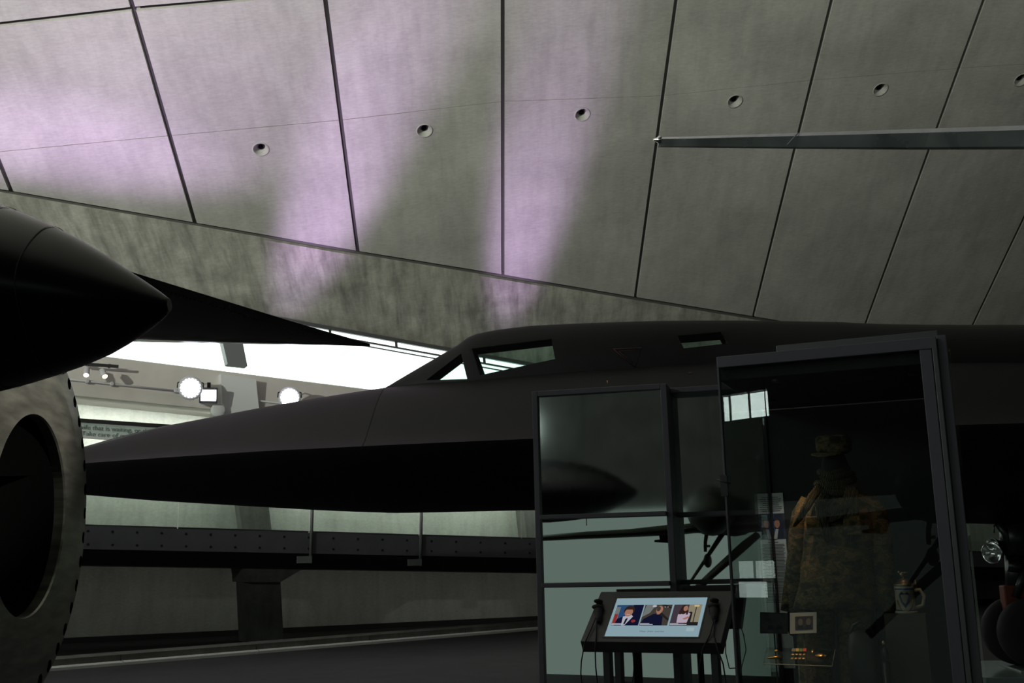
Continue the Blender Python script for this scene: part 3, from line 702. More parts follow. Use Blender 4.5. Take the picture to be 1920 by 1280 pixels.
# ------------------------------------------------------------------ chined black pod above the engine and the dark wing behind
PY = 2.75
def PP(px, py): return P(px, py, PY)
tip = PP(318, 572)
pod_tab = [(318, 560, 584), (312, 556, 590), (300, 547, 601), (285, 537, 612), (270, 527, 623), (235, 505, 645), (200, 482, 664), (150, 453, 685), (100, 429, 702), (50, 408, 717), (0, 390, 730), (-80, 366, 748), (-200, 340, 766), (-400, 318, 780), (-700, 310, 780), (-1100, 318, 765), (-1500, 360, 720)]
pod = thing('aircraft_nose_pod', PP(0, 560), 'smooth black pointed pod with a sharp side ridge, above the engine at the left edge', 'aircraft pod')
rings = []
for x, yt, yb in pod_tab:
    a, b_ = PP(x, yt), PP(x, yb); c = (a+b_)/2; h = (a.z-b_.z)/2; rr = []
    for k in range(48):
        t_ = 2*math.pi*k/48; cx, sx_ = math.cos(t_), math.sin(t_)
        ex = abs(cx)**1.0*(1 if cx > 0 else -1); 
        side = h*(1.0+.22*abs(cx)**6); rr.append(c+V((0, -1, 0))*(side*ex)+Z*(h*(abs(sx_)**1.0)*(1 if sx_ > 0 else -1)))
    rings.append(rr)
q = B(); q.loft(rings); q.obj('shell', 'black_gloss', pod)
for x0_ in (105, 20):
    i0 = [r_ for r_ in pod_tab]; yt = interp([(t_[0], t_[1]) for t_ in pod_tab[::-1]], x0_); yb = interp([(t_[0], t_[2]) for t_ in pod_tab[::-1]], x0_)
    a, b_ = PP(x0_, yt), PP(x0_, yb); c = (a+b_)/2; h = (a.z-b_.z)/2+.0015
    q = B(); q.loft([[c+V((dx_, 0, 0))+V((0, -1, 0))*(h*math.cos(2*math.pi*k/64)*(1+.22*abs(math.cos(2*math.pi*k/64))**6))+Z*(h*math.sin(2*math.pi*k/64)) for k in range(64)] for dx_ in (0, .003)], cap=False); q.obj('seam', 'panel_line', pod)
WZ = CAM.z+1.95
wing = thing('aircraft_wing', Pz(400, 590, WZ), 'thin dark pointed wing seen from below, between the black pod and the bright window', 'wing')
q = B()
near = [(-250, 358), (100, 464), (280, 520), (400, 557), (520, 594), (610, 621), (693, 645)]; farr = [(-250, 628), (100, 636), (240, 640), (380, 643), (520, 645), (610, 646), (694, 648)]
rr = []
for (a, b_) in zip(near, farr):
    A, Bq = Pz(a[0], a[1], WZ), Pz(b_[0], b_[1], WZ); ch = (Bq-A).length; th = ch*.5
    r_ = []
    for k in range(48):
        t_ = 2*math.pi*k/48; u = (1-math.cos(t_))/2; r_.append(lerp(A, Bq, u)+Z*((min(.12, ch*.05)*4*u*(1-u) if math.sin(t_) > 0 else -ch*(.19*(1-u) if u > .6 else .076*(1-(1-u/.6)**2)))*.9+.008*math.sin(t_)))
    rr.append(r_)
q.loft(rr); q.obj('wing_panel', 'wing_skin', wing)
r0_ = None
for k in range(48):
    a = lerp(V((*near[2], 0)), V((*near[5], 0)), k/47); p = Pz(a.x-6, a.y+7, WZ)
    if r0_ is None: rp = p; q = B(); q.rev(p+Z*(-.035), Z, [(-.004, .006), (.002, .006)], 6); r0_ = q.obj('rivet', 'gear_metal', wing)
    else: o = r0_.copy(); COL.objects.link(o); o.parent = wing; o.location = p-rp

# ------------------------------------------------------------------ long slender blade across the vault
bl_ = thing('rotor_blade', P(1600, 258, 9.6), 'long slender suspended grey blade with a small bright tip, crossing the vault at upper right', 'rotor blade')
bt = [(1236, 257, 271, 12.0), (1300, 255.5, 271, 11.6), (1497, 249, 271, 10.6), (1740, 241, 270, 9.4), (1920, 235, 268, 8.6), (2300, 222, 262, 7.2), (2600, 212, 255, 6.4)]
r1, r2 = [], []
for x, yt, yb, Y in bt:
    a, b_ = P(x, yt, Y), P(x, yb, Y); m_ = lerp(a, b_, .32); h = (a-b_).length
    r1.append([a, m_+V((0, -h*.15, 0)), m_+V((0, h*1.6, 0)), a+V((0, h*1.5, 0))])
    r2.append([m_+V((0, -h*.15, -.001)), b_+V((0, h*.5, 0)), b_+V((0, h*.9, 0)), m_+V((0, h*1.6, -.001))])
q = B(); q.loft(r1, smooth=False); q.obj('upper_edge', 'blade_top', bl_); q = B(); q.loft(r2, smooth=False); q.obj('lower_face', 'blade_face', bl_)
q = B(); c = P(1232, 262, 12.0); q.rev(c, V((-1, 0, 0)), [(-.06, .04), (-.02, .05), (.0, .03), (.03, .02), (.05, .005)], 14); q.obj('tip_fitting', 'chrome', bl_)
q = B(); q.tube([P(1497, 249, 10.58), P(1476, 271, 10.58)], .006, 6); q.obj('joint_line', 'blade_top', bl_)
q = B(); 
for x, y, Y in ((2300, 225, 7.3),): p = P(x, y, Y)+V((0, .1, 0)); q.tube([p, p+Z*14], .003, 5)
q.obj('hanging_wires', 'dark_steel', bl_)

# ------------------------------------------------------------------ free-standing glazed screen
s1 = Pz(1008, 733, 2.65); s2 = Pz(1345, 712, 2.65); SD = V((s2.x-s1.x, s2.y-s1.y, 0)).normalized(); SN = V((SD.y, -SD.x, 0)); SN = SN if SN.y < 0 else -SN
SP = V((s1.x, s1.y, 0))
def onS(px, py, off=0.): return hitp(px, py, SP+SN*off, SN)
scr = thing('glazed_screen', V((*onS(1180, 1200).xy, 0)), 'tall free-standing screen of dark glossy panes in a grey frame behind the touchscreen kiosk', 'screen')
def su(px, py, off=0): return (onS(px, py, off)-SP).dot(SD)
uL, uM, uR = su(1008, 960), su(1255, 960), su(1352, 960)
uE = uR+.62
def sp(u, z, off): return SP+SD*u+SN*off+Z*z
def sbar(u0, u1, z0, z1, o0, o1, nm, mt='frame_metal', bev=.004):
    q = B(); q.hexa([sp(u0, z0, o0), sp(u1, z0, o0), sp(u1, z1, o0), sp(u0, z1, o0)], [sp(u0, z0, o1), sp(u1, z0, o1), sp(u1, z1, o1), sp(u0, z1, o1)]); return q.obj(nm, mt, scr, bevel=bev)
zt = onS(1008, 733).z; zm1 = onS(1130, 966).z; zm2 = onS(1130, 1095.5).z
bw = .035; RO = -.30
sbar(uL-.018, uL+.018, 0, zt-.001, -.06, .0, 'post'); sbar(uM-.018, uM+.022, 0, zt-.001, RO-.06, .0, 'post')
sbar(uL+.018, uM-.018, zt-bw, zt, -.06, 0, 'top_rail')
sbar(uL+.018, uM-.018, zm1-.014, zm1+.014, -.05, .03, 'transom'); sbar(uL+.018, uM-.018, zm2-.014, zm2+.014, -.05, .03, 'transom')
sbar(uL+.018, uM-.018, 0, .08, -.05, 0, 'bottom_rail')
sbar(uM+.022, uE, zt-bw, zt, RO-.06, RO+.1, 'top_rail'); sbar(uM+.022, uE, zm1-.014, zm1+.016, RO-.05, RO+.03, 'transom'); sbar(uM+.022, uE, zm2-.014, zm2+.014, RO-.05, RO+.03, 'transom')
sbar(uE, uE+.04, 0, zt, RO-.06, RO+.01, 'post'); sbar(uM+.022, uE, 0, .08, RO-.05, RO, 'bottom_rail')
for (u0, u1, ro) in ((uL+.018, uM-.018, -.03), (uM+.022, uE, RO-.03)):
    for z0, z1, mt in ((zm1+.014, zt-bw, 'satin_pane'), (zm2+.014, zm1-.014, 'mirror_pane'), (.08, zm2-.014, 'mirror_pane')):
        sbar(u0, u1, z0, z1, ro-.012, ro, 'pane', mt, 0)
for (u0, u1) in ((uL-.1, uM+.1), (uM+.1, uE+.1)):
    sbar(u0, u1, 0, .02, -.45, .005, 'base_plate')

# ------------------------------------------------------------------ light aircraft hanging in front of the glazed hall front (seen in the dark panes)
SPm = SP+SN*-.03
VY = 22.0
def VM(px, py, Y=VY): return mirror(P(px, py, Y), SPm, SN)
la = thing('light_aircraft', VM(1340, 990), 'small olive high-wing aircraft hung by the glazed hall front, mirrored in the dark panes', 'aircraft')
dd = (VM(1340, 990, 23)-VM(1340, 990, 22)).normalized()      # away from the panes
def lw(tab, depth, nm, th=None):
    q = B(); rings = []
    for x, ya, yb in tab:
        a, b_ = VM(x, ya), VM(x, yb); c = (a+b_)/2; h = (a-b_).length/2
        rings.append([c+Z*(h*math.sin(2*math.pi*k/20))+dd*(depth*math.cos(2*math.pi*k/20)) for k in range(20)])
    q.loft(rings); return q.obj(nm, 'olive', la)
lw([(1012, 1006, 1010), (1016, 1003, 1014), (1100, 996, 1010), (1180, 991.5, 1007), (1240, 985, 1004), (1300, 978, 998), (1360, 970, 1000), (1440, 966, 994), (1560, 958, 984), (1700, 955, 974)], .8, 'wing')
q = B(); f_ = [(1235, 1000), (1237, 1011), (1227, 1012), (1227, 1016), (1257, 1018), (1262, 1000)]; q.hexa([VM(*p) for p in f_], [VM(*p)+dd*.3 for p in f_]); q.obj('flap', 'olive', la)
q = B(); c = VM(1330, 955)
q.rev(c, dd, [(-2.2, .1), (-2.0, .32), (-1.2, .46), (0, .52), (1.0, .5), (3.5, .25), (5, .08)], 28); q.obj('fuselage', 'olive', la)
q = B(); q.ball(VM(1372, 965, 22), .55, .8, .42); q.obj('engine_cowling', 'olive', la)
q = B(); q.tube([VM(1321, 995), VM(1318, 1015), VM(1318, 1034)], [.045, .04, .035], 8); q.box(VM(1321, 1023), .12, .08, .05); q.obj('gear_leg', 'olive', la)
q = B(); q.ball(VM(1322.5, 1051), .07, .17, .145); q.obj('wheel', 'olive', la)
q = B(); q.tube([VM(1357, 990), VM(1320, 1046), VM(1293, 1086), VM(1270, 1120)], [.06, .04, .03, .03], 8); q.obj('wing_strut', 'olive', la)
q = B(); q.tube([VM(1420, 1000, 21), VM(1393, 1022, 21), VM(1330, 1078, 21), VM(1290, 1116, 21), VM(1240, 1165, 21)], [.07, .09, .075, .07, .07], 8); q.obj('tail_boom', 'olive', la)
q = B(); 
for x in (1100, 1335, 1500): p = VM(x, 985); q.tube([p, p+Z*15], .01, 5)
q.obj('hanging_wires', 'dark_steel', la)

# ------------------------------------------------------------------ touchscreen kiosk
k1_, k2_ = Pz(1088, 1202, 1.105), Pz(1352, 1205, 1.105); KD = V((k2_.x-k1_.x, k2_.y-k1_.y, 0)).normalized(); KB = V((-KD.y, KD.x, 0)); KB = KB if KB.y > 0 else -KB
KW = (k2_-k1_).length; KP = V((k1_.x, k1_.y, 0))
def kp(u, b_, z): return KP+KD*u+KB*b_+Z*z
kz0 = 1.105; kzb = kz0+.262; kd_ = .36
kio = thing('touchscreen_kiosk', kp(KW/2, .2, 0), 'dark slanted kiosk with lit touchscreen and two corded handsets before the glazed screen', 'kiosk')
th_ = .062
body = [(0, kz0), (kd_, kzb), (kd_+.035, kzb-.06), (.035, kz0-th_)]
q = B(); q.hexa([kp(0, b_, z) for b_, z in body], [kp(KW, b_, z) for b_, z in body]); q.obj('console', 'kiosk_metal', kio, bevel=.004)
kn_ = V((0, 0, 0))+(KD.cross(kp(0, kd_, kzb)-kp(0, 0, kz0))).normalized(); kn_ = kn_ if kn_.z > 0 else -kn_
def onK(px, py, off=.0): return hitp(px, py, kp(0, 0, kz0)+kn_*off, kn_)
q = B(); bz = [onK(*p) for p in ((1154.5, 1118), (1330.5, 1115.5), (1311.5, 1196), (1129.5, 1195.5))]; q.hexa([p+kn_*.0025 for p in bz], [p-kn_*.01 for p in bz]); bezel = q.obj('screen_bezel', 'bezel', kio)
sc4 = [onK(x, y, .004) for x, y in ((1133.5, 1192), (1309, 1193), (1326.5, 1119.5), (1157.5, 1121.5))]
q = B(); q.hexa(sc4, [p-kn_*.003 for p in sc4]); disp = q.obj('display', 'scr_bg', kio)
def sc(s, t_, l=0): 
    a = lerp(sc4[0], sc4[1], s); b_ = lerp(sc4[3], sc4[2], s); return lerp(a, b_, t_)+kn_*(.0006+.0004*l)
def spoly(pts, m_, l, nm='picture'):
    q = B(); q.hexa([sc(s, t_, l) for s, t_ in pts], [sc(s, t_, l-1) for s, t_ in pts]); return q.obj(nm, m_, disp)
def multi(nm, items):
    q = B(); mats_ = []
    for pts, m_, l in items:
        if m_ not in mats_: mats_.append(m_)
        q.hexa([sc(s, t_, l) for s, t_ in pts], [sc(s, t_, l-.6) for s, t_ in pts], mats_.index(m_))
    return q.obj(nm, mats_, disp)
def ell(cx, cy, rx, ry, n=18): return [(cx+rx*math.cos(2*math.pi*k/n), cy+ry*math.sin(2*math.pi*k/n)) for k in range(n)]
def rect(x0, y0, x1, y1): return [(x0, y0), (x1, y0), (x1, y1), (x0, y1)]
x_ = (.035, .315)
def sub(x0, items): return [([(x0+.30*a, .27+.54*b) for a, b in pts], m_, l) for pts, m_, l in items]
multi('video_thumbnail', sub(.03, [(rect(0, 0, 1, 1), 'scr_blue', 1), (rect(0, 0, .16, .9), 'scr_grey', 2), (rect(.02, .1, .14, .55), 'scr_red', 3), (rect(.62, .0, 1, 1), 'scr_navy', 2),
    ([(.1, 0), (.16, .32), (.4, .45), (.7, .42), (.9, .3), (.98, 0)], 'scr_navy', 3), ([(.38, .0), (.35, .42), (.66, .5), (.72, .42), (.5, .0)], 'scr_white', 4), ([(.44, .02), (.47, .3), (.54, .36), (.55, .28), (.5, .02)], 'scr_navy', 5),
    (ell(.52, .72, .2, .24), 'scr_hair', 4), (ell(.52, .62, .15, .2), 'scr_skin', 5), (rect(.38, .76, .66, .86), 'scr_hair', 6), (rect(.46, .5, .58, .53), 'scr_white', 6), (ell(.78, .2, .08, .07), 'scr_red', 5), (rect(.02, .06, .4, .09), 'scr_white', 7), (rect(.02, .02, .5, .045), 'scr_white', 7)]))
multi('video_thumbnail', sub(.345, [(rect(0, 0, 1, 1), 'scr_brown', 1), ([(0, .4), (.05, 1), (.4, 1), (.25, .6)], 'scr_grey', 2), (ell(.36, .93, .08, .06), 'scr_white', 3), ([(.6, 1), (1, .8), (1, .86), (.75, 1)], 'scr_dark', 3), ([(.55, .6), (1, .2), (1, .3), (.6, .7)], 'scr_dark', 2),
    ([(0, .0), (.08, .3), (.4, .55), (.6, .55), (.76, .4), (.8, 0)], 'scr_navy', 4), (ell(.58, .74, .12, .2), 'scr_skin', 5), (rect(.52, .52, .62, .62), 'scr_skin', 5), (ell(.54, .78, .07, .12), 'scr_brown', 6), (rect(.74, .86, .77, .9), 'scr_white', 4), (rect(.84, .86, .87, .9), 'scr_white', 4), (rect(.02, .06, .35, .09), 'scr_white', 7), (rect(.02, .02, .48, .045), 'scr_white', 7)]))
multi('video_thumbnail', sub(.665, [(rect(0, 0, 1, 1), 'scr_purple', 1), (rect(.55, .15, 1, 1), 'scr_cream', 2), (rect(.8, .0, .83, 1), 'scr_dark', 3), (ell(.82, .93, .1, .05), 'scr_lamp', 4), (rect(.5, .0, 1, .15), 'scr_dark', 3), ([(.52, .1), (.72, .1), (.72, .62), (.66, .66), (.56, .6)], 'scr_dark', 3),
    ([(.24, .12), (.22, .5), (.3, .62), (.52, .64), (.66, .55), (.6, .12)], 'scr_blouse', 4), (ell(.4, .75, .13, .23), 'scr_hair', 5), (ell(.45, .8, .08, .13), 'scr_skin', 6), ([(.42, .3), (.6, .42), (.66, .36), (.5, .26)], 'scr_skin', 6), (rect(.25, .52, .34, .7), 'scr_hair', 6), (rect(.5, .5, .57, .7), 'scr_hair', 6),
    (rect(.02, .06, .32, .09), 'scr_white', 7), (rect(.02, .02, .62, .045), 'scr_white', 7)]))
a_, b_ = sc(.37, .10, 1), sc(.63, .10, 1); text('caption', 'Hear their stories', 'scr_text', a_, b_-a_, sc(.37, .3)-sc(.37, .1), (b_-a_).length, disp, .001)
spoly(rect(.86, .13, .94, .22), 'scr_btn', 1, 'corner_button')
# handsets in their cradles, with cords
def handset(cx, cy, u0):
    c = onK(cx, cy, .02)
    q = B(); q.ball(c+kn_*.0, .036, .03, .022, X=KD, Y=KB, Z=kn_); q.ball(onK(cx+1, cy-11, .02), .028, .02, .018, X=KD, Y=KB, Z=kn_); q.tube([c-kn_*.005, onK(cx+2, cy+20, .018), onK(cx+2, cy+28, .012)], [.026, .018, .012], 12); return q.obj('handset', 'rubber', kio)
handset(1121, 1138, 0); handset(1338, 1136, 0)
def cord(pts, nm='cord'):
    q = B(); q.tube(pts, .004, 6); return q.obj(nm, 'rubber', kio)
def kf(px, py, b_=-.03): return hitp(px, py, kp(0, b_, 0), KB)
cord([onK(1118, 1155, .02), onK(1108, 1180, .012), kf(1096, 1206), kf(1090, 1240), kf(1089, 1262), kf(1092, 1290), kf(1100, 1330)])
cord([onK(1119, 1155, .02), onK(1118, 1190, .012), kf(1116, 1215), kf(1117, 1250), kf(1121, 1290), kf(1118, 1330), kf(1100, 1330)])
cord([onK(1339, 1162, .02), onK(1331, 1190, .012), kf(1318, 1215), kf(1311, 1250), kf(1311, 1290), kf(1320, 1330)])
cord([onK(1340, 1162, .02), onK(1338, 1190, .012), kf(1345, 1215), kf(1356, 1245), kf(1362, 1285), kf(1350, 1330), kf(1320, 1330)])
# legs
for (px, bb) in ((1140, .07), (1161, .33), (1271, .33), (1342, .07)):
    top_ = hitp(px, 1235, kp(0, bb, 0), KB); u = (top_-KP).dot(KD)
    zz = kz0-th_+.01 + (bb-.035)*(.262/.36)
    q = B(); q.hexa([kp(u-.02, bb-.03, 0), kp(u+.02, bb-.03, 0), kp(u+.02, bb+.03, 0), kp(u-.02, bb+.03, 0)], [kp(u-.02, bb-.03, zz-.02), kp(u+.02, bb-.03, zz-.02), kp(u+.02, bb+.03, zz+.02), kp(u-.02, bb+.03, zz+.02)]); q.obj('leg', 'kiosk_metal', kio, bevel=.003)
q = B(); q.hexa([kp(.05, .03, 0), kp(KW-.05, .03, 0), kp(KW-.05, .37, 0), kp(.05, .37, 0)], [kp(.05, .03, .012), kp(KW-.05, .03, .012), kp(KW-.05, .37, .012), kp(.05, .37, .012)]); q.obj('foot_plate', 'kiosk_metal', kio)

# ------------------------------------------------------------------ tall display case, right
CZ = 2.42
c1, c2 = Pz(1343, 669, CZ), Pz(1749, 631, CZ)
CD = V((c2.x-c1.x, c2.y-c1.y, 0)).normalized(); CB = V((-CD.y, CD.x, 0)); CB = CB if CB.y > 0 else -CB
CW = (c2-c1).length; CPt = V((c1.x, c1.y, 0))
def cp(u, b_, z): return CPt+CD*u+CB*b_+Z*z
def onCF(px, py, off=0.): return hitp(px, py, CPt+CB*off, CB)
def cu(px, py, off=0.): return (onCF(px, py, off)-CPt).dot(CD)
case = thing('display_case', cp(CW/2, .25, 0), 'tall dark-framed glass display case holding a camouflage uniform, right of the kiosk', 'display case')
def cbox(u0, u1, b0, b1, z0, z1, nm, mt='frame_metal', bev=.003, cut_=None):
    q = B(); q.hexa([cp(u0, b0, z0), cp(u1, b0, z0), cp(u1, b1, z0), cp(u0, b1, z0)], [cp(u0, b0, z1), cp(u1, b0, z1), cp(u1, b1, z1), cp(u0, b1, z1)]); return q.obj(nm, mt, case, bevel=bev)
uI = cu(1728, 700); zh = onCF(1540, 682).z; DB = 1.15
zh2 = onCF(1540, 672).z
cbox(0, CW, .0, .05, zh2, CZ, 'header'); cbox(cu(1452, 655), CW+.02, .05, .12, CZ-.03, CZ+.035, 'top_lip', 'frame_edge')
cbox(0, CW, .055, DB-.03, CZ-.1, CZ-.02, 'roof_panel', 'case_black')
cbox(uI, CW-.01, .0, .05, 0, zh2-.001, 'door_stile'); cbox(CW-.008, CW+.012, .0, .06, 0, CZ, 'door_edge', 'frame_edge'); cbox(CW+.013, CW+.05, .03, .21, 0, CZ+.01, 'side_post')
cbox(CW+.052, CW+.062, .20, .26, 0, CZ-.02, 'side_glass_edge', 'acrylic', 0)
cbox(.006, uI, .028, .036, 0.3, zh2, 'front_glass', 'case_glass', 0)
cbox(0, .008, .0, .03, .3, zh2, 'corner_strip', 'frame_metal', .001)
cbox(-.004, .004, .037, DB-.02, .3, zh2, 'left_glass', 'side_glass', 0)
cbox(-.012, .012, DB-.02, DB+.012, 0, CZ-.1, 'rear_post', 'case_black')
cbox(.012, CW, DB-.004, DB+.012, .3, CZ-.1, 'back_panel', 'case_black')
cbox(CW-.006, CW+.006, .215, DB, .3, CZ-.1, 'side_panel', 'case_black', 0)
cbox(-.002, CW+.012, .0, DB, 0.0, .3, 'base', 'frame_metal'); 
# clip on the left corner of the glass
q = B(); q.box(cp(0, .0, onCF(1357, 910).z), .03, .012, .09, CD, CB, Z); q.tube([cp(-.03, -.005, onCF(1357, 903).z+.01), cp(.03, -.005, onCF(1357, 903).z-.01)], .004, 6); q.obj('glass_clip', 'dark_steel', case)
# lamps inside the case roof
for i, (u, b_, tg) in enumerate(((.16, .1, (.45, .25, 1.6)), (.75, .08, (.6, .25, 1.3)))):
    pass
WARM = (1, .62, .32)
LK = 1.0
LPS = [(.14, .3, (.27, .5, 1.72), 13., 24), (.62, .2, (.56, .45, 1.7), 1.2, 36), (.24, .08, (.22, .31, 1.10), 22, 17), (.80, .2, (.79, .48, 1.35), 3., 16), (.12, .7, (.05, 1.13, 1.6), 7., 26)]
for u, b_, tg, pw, an in LPS: spot('case_lamp', cp(u, b_, CZ-.13), cp(*tg), pw*LK, WARM if b_ < .6 else (1, .93, .84), an, .9, .02)
q = B()
for u, b_, tg, pw, an in LPS: q.rev(cp(u, b_, CZ-.11), -Z, [(0, .02), (.012, .02), (.012, .014)], 12)
q.obj('lamp_ring', 'dark_steel', case)

# contents ---------------------------------------------------------------
def ci(px, py, b_): return onCF(px, py, b_)
MB = .55
def mu(px, py, b_=MB): p = ci(px, py, b_); return ((p-CPt).dot(CD), p.z)
man = thing('uniformed_mannequin', cp(mu(1570, 1100)[0], MB, .3), 'camouflage uniform with knotted scarf and peaked cap on a dark mannequin inside the case', 'mannequin')
q = B()
# torso
tors = [(1568, 908, 34, .04), (1570, 920, 60, .07), (1572, 930, 105, .085), (1573, 945, 132, .10), (1574, 975, 146, .12), (1572, 1010, 140, .125), (1570, 1050, 138, .125), (1568, 1090, 148, .13), (1566, 1125, 160, .135), (1565, 1140, 164, .135)]
rings = []
for x, y, wpx, dpt in tors:
    u, z = mu(x, y); hw = mu(x+wpx/2, y)[0]-u
    rings.append([cp(u+hw*(abs(math.cos(t_))**.8)*math.copysign(1, math.cos(t_)), MB+dpt*math.sin(t_), z)+CD*.006*math.sin(5*t_+y*.06)+CB*.006*math.sin(7*t_+y*.09) for t_ in [2*math.pi*k/40 for k in range(40)]])
q.loft(rings); q.obj('jacket', 'camouflage', man)
# sleeves
for sgn, pts in ((-1, [(1518, 936, 16), (1506, 965, 21), (1500, 1000, 21), (1496, 1040, 20), (1491, 1080, 19), (1486, 1120, 19), (1484, 1146, 20)]), (1, [(1622, 932, 17), (1642, 962, 22), (1652, 1005, 22), (1657, 1050, 20), (1660, 1095, 19), (1664, 1145, 19)])):
    q = B(); cs_, rr = [], []
    for x, y, r_ in pts: u, z = mu(x, y); cs_.append(cp(u, MB-.01, z)); rr.append(mu(x+r_, y)[0]-u)
    q.tube(cs_, rr, 20); q.obj('sleeve', 'camouflage', man)
    h = cs_[-1]
    q = B(); q.ball(h-Z*.05, .028, .03, .06, X=CD, Y=CB); q.obj('hand', 'cockpit_black', man)
# trousers
for dx in (-38, 38):
    q = B(); cs_, rr = [], []
    for y, r_ in ((1125, 38), (1180, 36), (1240, 33), (1300, 30)): u, z = mu(1567+dx, y); cs_.append(cp(u, MB, z)); rr.append(mu(1567+dx+r_, y)[0]-u)
    c = cs_[-1].copy(); c.z = .42; cs_.append(c); rr.append(rr[-1]*.9); q.tube(cs_, rr, 20); q.obj('trouser_leg', 'camouflage', man)
    q = B(); q.ball(V((c.x, c.y, .36))-CB*.03, .045, .10, .055, X=CD, Y=CB); q.obj('boot', 'leather', man)
# neck, head, cap, scarf
u, z = mu(1566, 880); q = B(); q.ball(cp(u, MB, z), .062, .075, .10, X=CD, Y=CB); q.tube([cp(u, MB, z), cp(u, MB, z-.14)], .045, 14); q.obj('head_form', 'cockpit_black', man)
u, z = mu(1564, 845); q = B()
q.loft([[cp(u+.078*s_*math.cos(t_)+.004*math.sin(3*t_), MB+.088*s_*math.sin(t_), z+h+.006*math.cos(2*t_)) for t_ in [2*math.pi*k/28 for k in range(28)]] for s_, h in ((.93, -.01), (1, .0), (1.02, .03), (1.0, .055), (.8, .068), (.3, .07), (.02, .068))])
cap = q.obj('cap', 'camouflage', man)
q = B(); A = []
for k in range(15):
    t_ = math.pi*(k/14); A.append((math.cos(t_), math.sin(t_)))
q.loft([[cp(u-.03+.068*a, MB-.06-.055*b_*1.0, z-.012-.018*b_-.004+dz) for a, b_ in A] for dz in (0, .006)], smooth=False); q.obj('peak', 'camouflage', cap)
u, z = mu(1567, 905); q = B()
for (dz, r_, th2, tl_) in ((.05, .058, .014, .2), (.034, .066, .017, -.25), (.016, .072, .018, .3), (-.002, .078, .019, .15), (-.02, .083, .018, -.3), (-.034, .088, .016, -.1)):
    pts = [cp(u+r_*math.cos(t_), MB+(r_+.012)*math.sin(t_), z+dz+.02*math.sin(t_+tl_*5)) for t_ in [2*math.pi*k/28 for k in range(29)]]; q.tube(pts, th2, 10)
sf = q.obj('scarf', 'scarf_cloth', man)
def drape(pxs, rad, nm='scarf_end'):
    q = B(); q.tube([ci(x, y, b_+.30) for x, y, b_ in pxs], rad, 10); return q.obj(nm, 'scarf_cloth', sf)
for dx_, rr_ in ((0, .011), (6, .010), (11, .009)):
    drape([(1538+dx_, 908, .17), (1520+dx_, 928, .15), (1507+dx_*.8, 952, .13), (1495+dx_*.5, 974, .14), (1487+dx_*.3, 987, .15)], [rr_, rr_, rr_, rr_*.8, .003])
for dx_, rr_ in ((0, .010), (7, .011), (13, .009)):
    drape([(1543+dx_, 925, .15), (1531+dx_, 945, .12), (1535+dx_, 970, .11), (1543+dx_, 995, .11), (1547+dx_, 1014, .12)], [rr_, rr_, rr_, rr_*.8, .004])
    drape([(1603-dx_, 915, .15), (1594-dx_, 945, .12), (1577-dx_, 968, .11), (1557-dx_*.5, 978, .11)], [rr_, rr_, rr_*.9, .005])
    drape([(1606-dx_, 920, .15), (1606-dx_, 960, .12), (1601-dx_, 990, .12), (1593-dx_*.5, 1018, .13)], [rr_, rr_, rr_*.8, .004])
drape([(1534, 945, .12), (1560, 958, .105), (1590, 950, .11)], [.009, .015, .009])
q = B(); q.ball(ci(1535, 945, .40), .02, .02, .018, X=CD, Y=CB); q.obj('knot', 'scarf_cloth', sf)
q = B()
for x, y in ((1528, 985), (1598, 985)): p = ci(x, y, .42); q.box(p, .075, .02, .085, CD, CB, Z)
q.obj('chest_pocket', 'camouflage', man, bevel=.006)
q = B(); q.box(cp(mu(1567, 1100)[0], MB, .31), .36, .3, .02, CD, CB, Z); q.obj('stand_base', 'case_black', man)

# text panel against the back wall
def back(px, py, b_=DB-.012): return ci(px, py, b_)
tp = thing('text_panel', back(1460, 1050), 'narrow pale panel with printed text and a portrait, back left in the case', 'text panel')
ub = lambda px, py, b_=DB-.012: (ci(px, py, b_)-CPt).dot(CD)
ul, ur = ub(1441, 1000)+.0, ub(1473, 1000)
zt_ = back(1455, 924).z; zb_ = back(1470, 1252).z
q = B(); q.hexa([cp(ul, DB-.008, zb_), cp(ur, DB-.008, zb_), cp(ur, DB-.008, zt_), cp(ul, DB-.008, zt_)], [cp(ul, DB-.014, zb_), cp(ur, DB-.014, zb_), cp(ur, DB-.014, zt_), cp(ul, DB-.014, zt_)]); q.obj('board', 'paper', tp)
H_ = zt_-zb_; W_ = ur-ul
def tq(s0, t0, s1, t1, mt, nm, l=1):
    q = B(); a = DB-.0145-.0006*l; q.hexa([cp(ul+W_*s0, a, zt_-H_*t0), cp(ul+W_*s1, a, zt_-H_*t0), cp(ul+W_*s1, a, zt_-H_*t1), cp(ul+W_*s0, a, zt_-H_*t1)], [cp(ul+W_*s0, a+.0006, zt_-H_*t0), cp(ul+W_*s1, a+.0006, zt_-H_*t0), cp(ul+W_*s1, a+.0006, zt_-H_*t1), cp(ul+W_*s0, a+.0006, zt_-H_*t1)]); return q.obj(nm, mt, tp)
q = B()
def tl(q, s0, t0, s1, t1, l=1):
    a = DB-.0145-.0006*l; q.hexa([cp(ul+W_*s0, a, zt_-H_*t0), cp(ul+W_*s1, a, zt_-H_*t0), cp(ul+W_*s1, a, zt_-H_*t1), cp(ul+W_*s0, a, zt_-H_*t1)], [cp(ul+W_*s0, a+.0006, zt_-H_*t0), cp(ul+W_*s1, a+.0006, zt_-H_*t0), cp(ul+W_*s1, a+.0006, zt_-H_*t1), cp(ul+W_*s0, a+.0006, zt_-H_*t1)])
for k in range(8): tl(q, .12, .022+k*.0115, (.72, .88, .85, .7, .74, .9, .88, .78)[k], .026+k*.0115)
tl(q, .12, .285, .55, .289)
for k in range(40): tl(q, .1, .297+k*.0085, .86+.06*math.sin(k*2.3), .3005+k*.0085)
q.obj('printed_text', 'print_ink', tp)
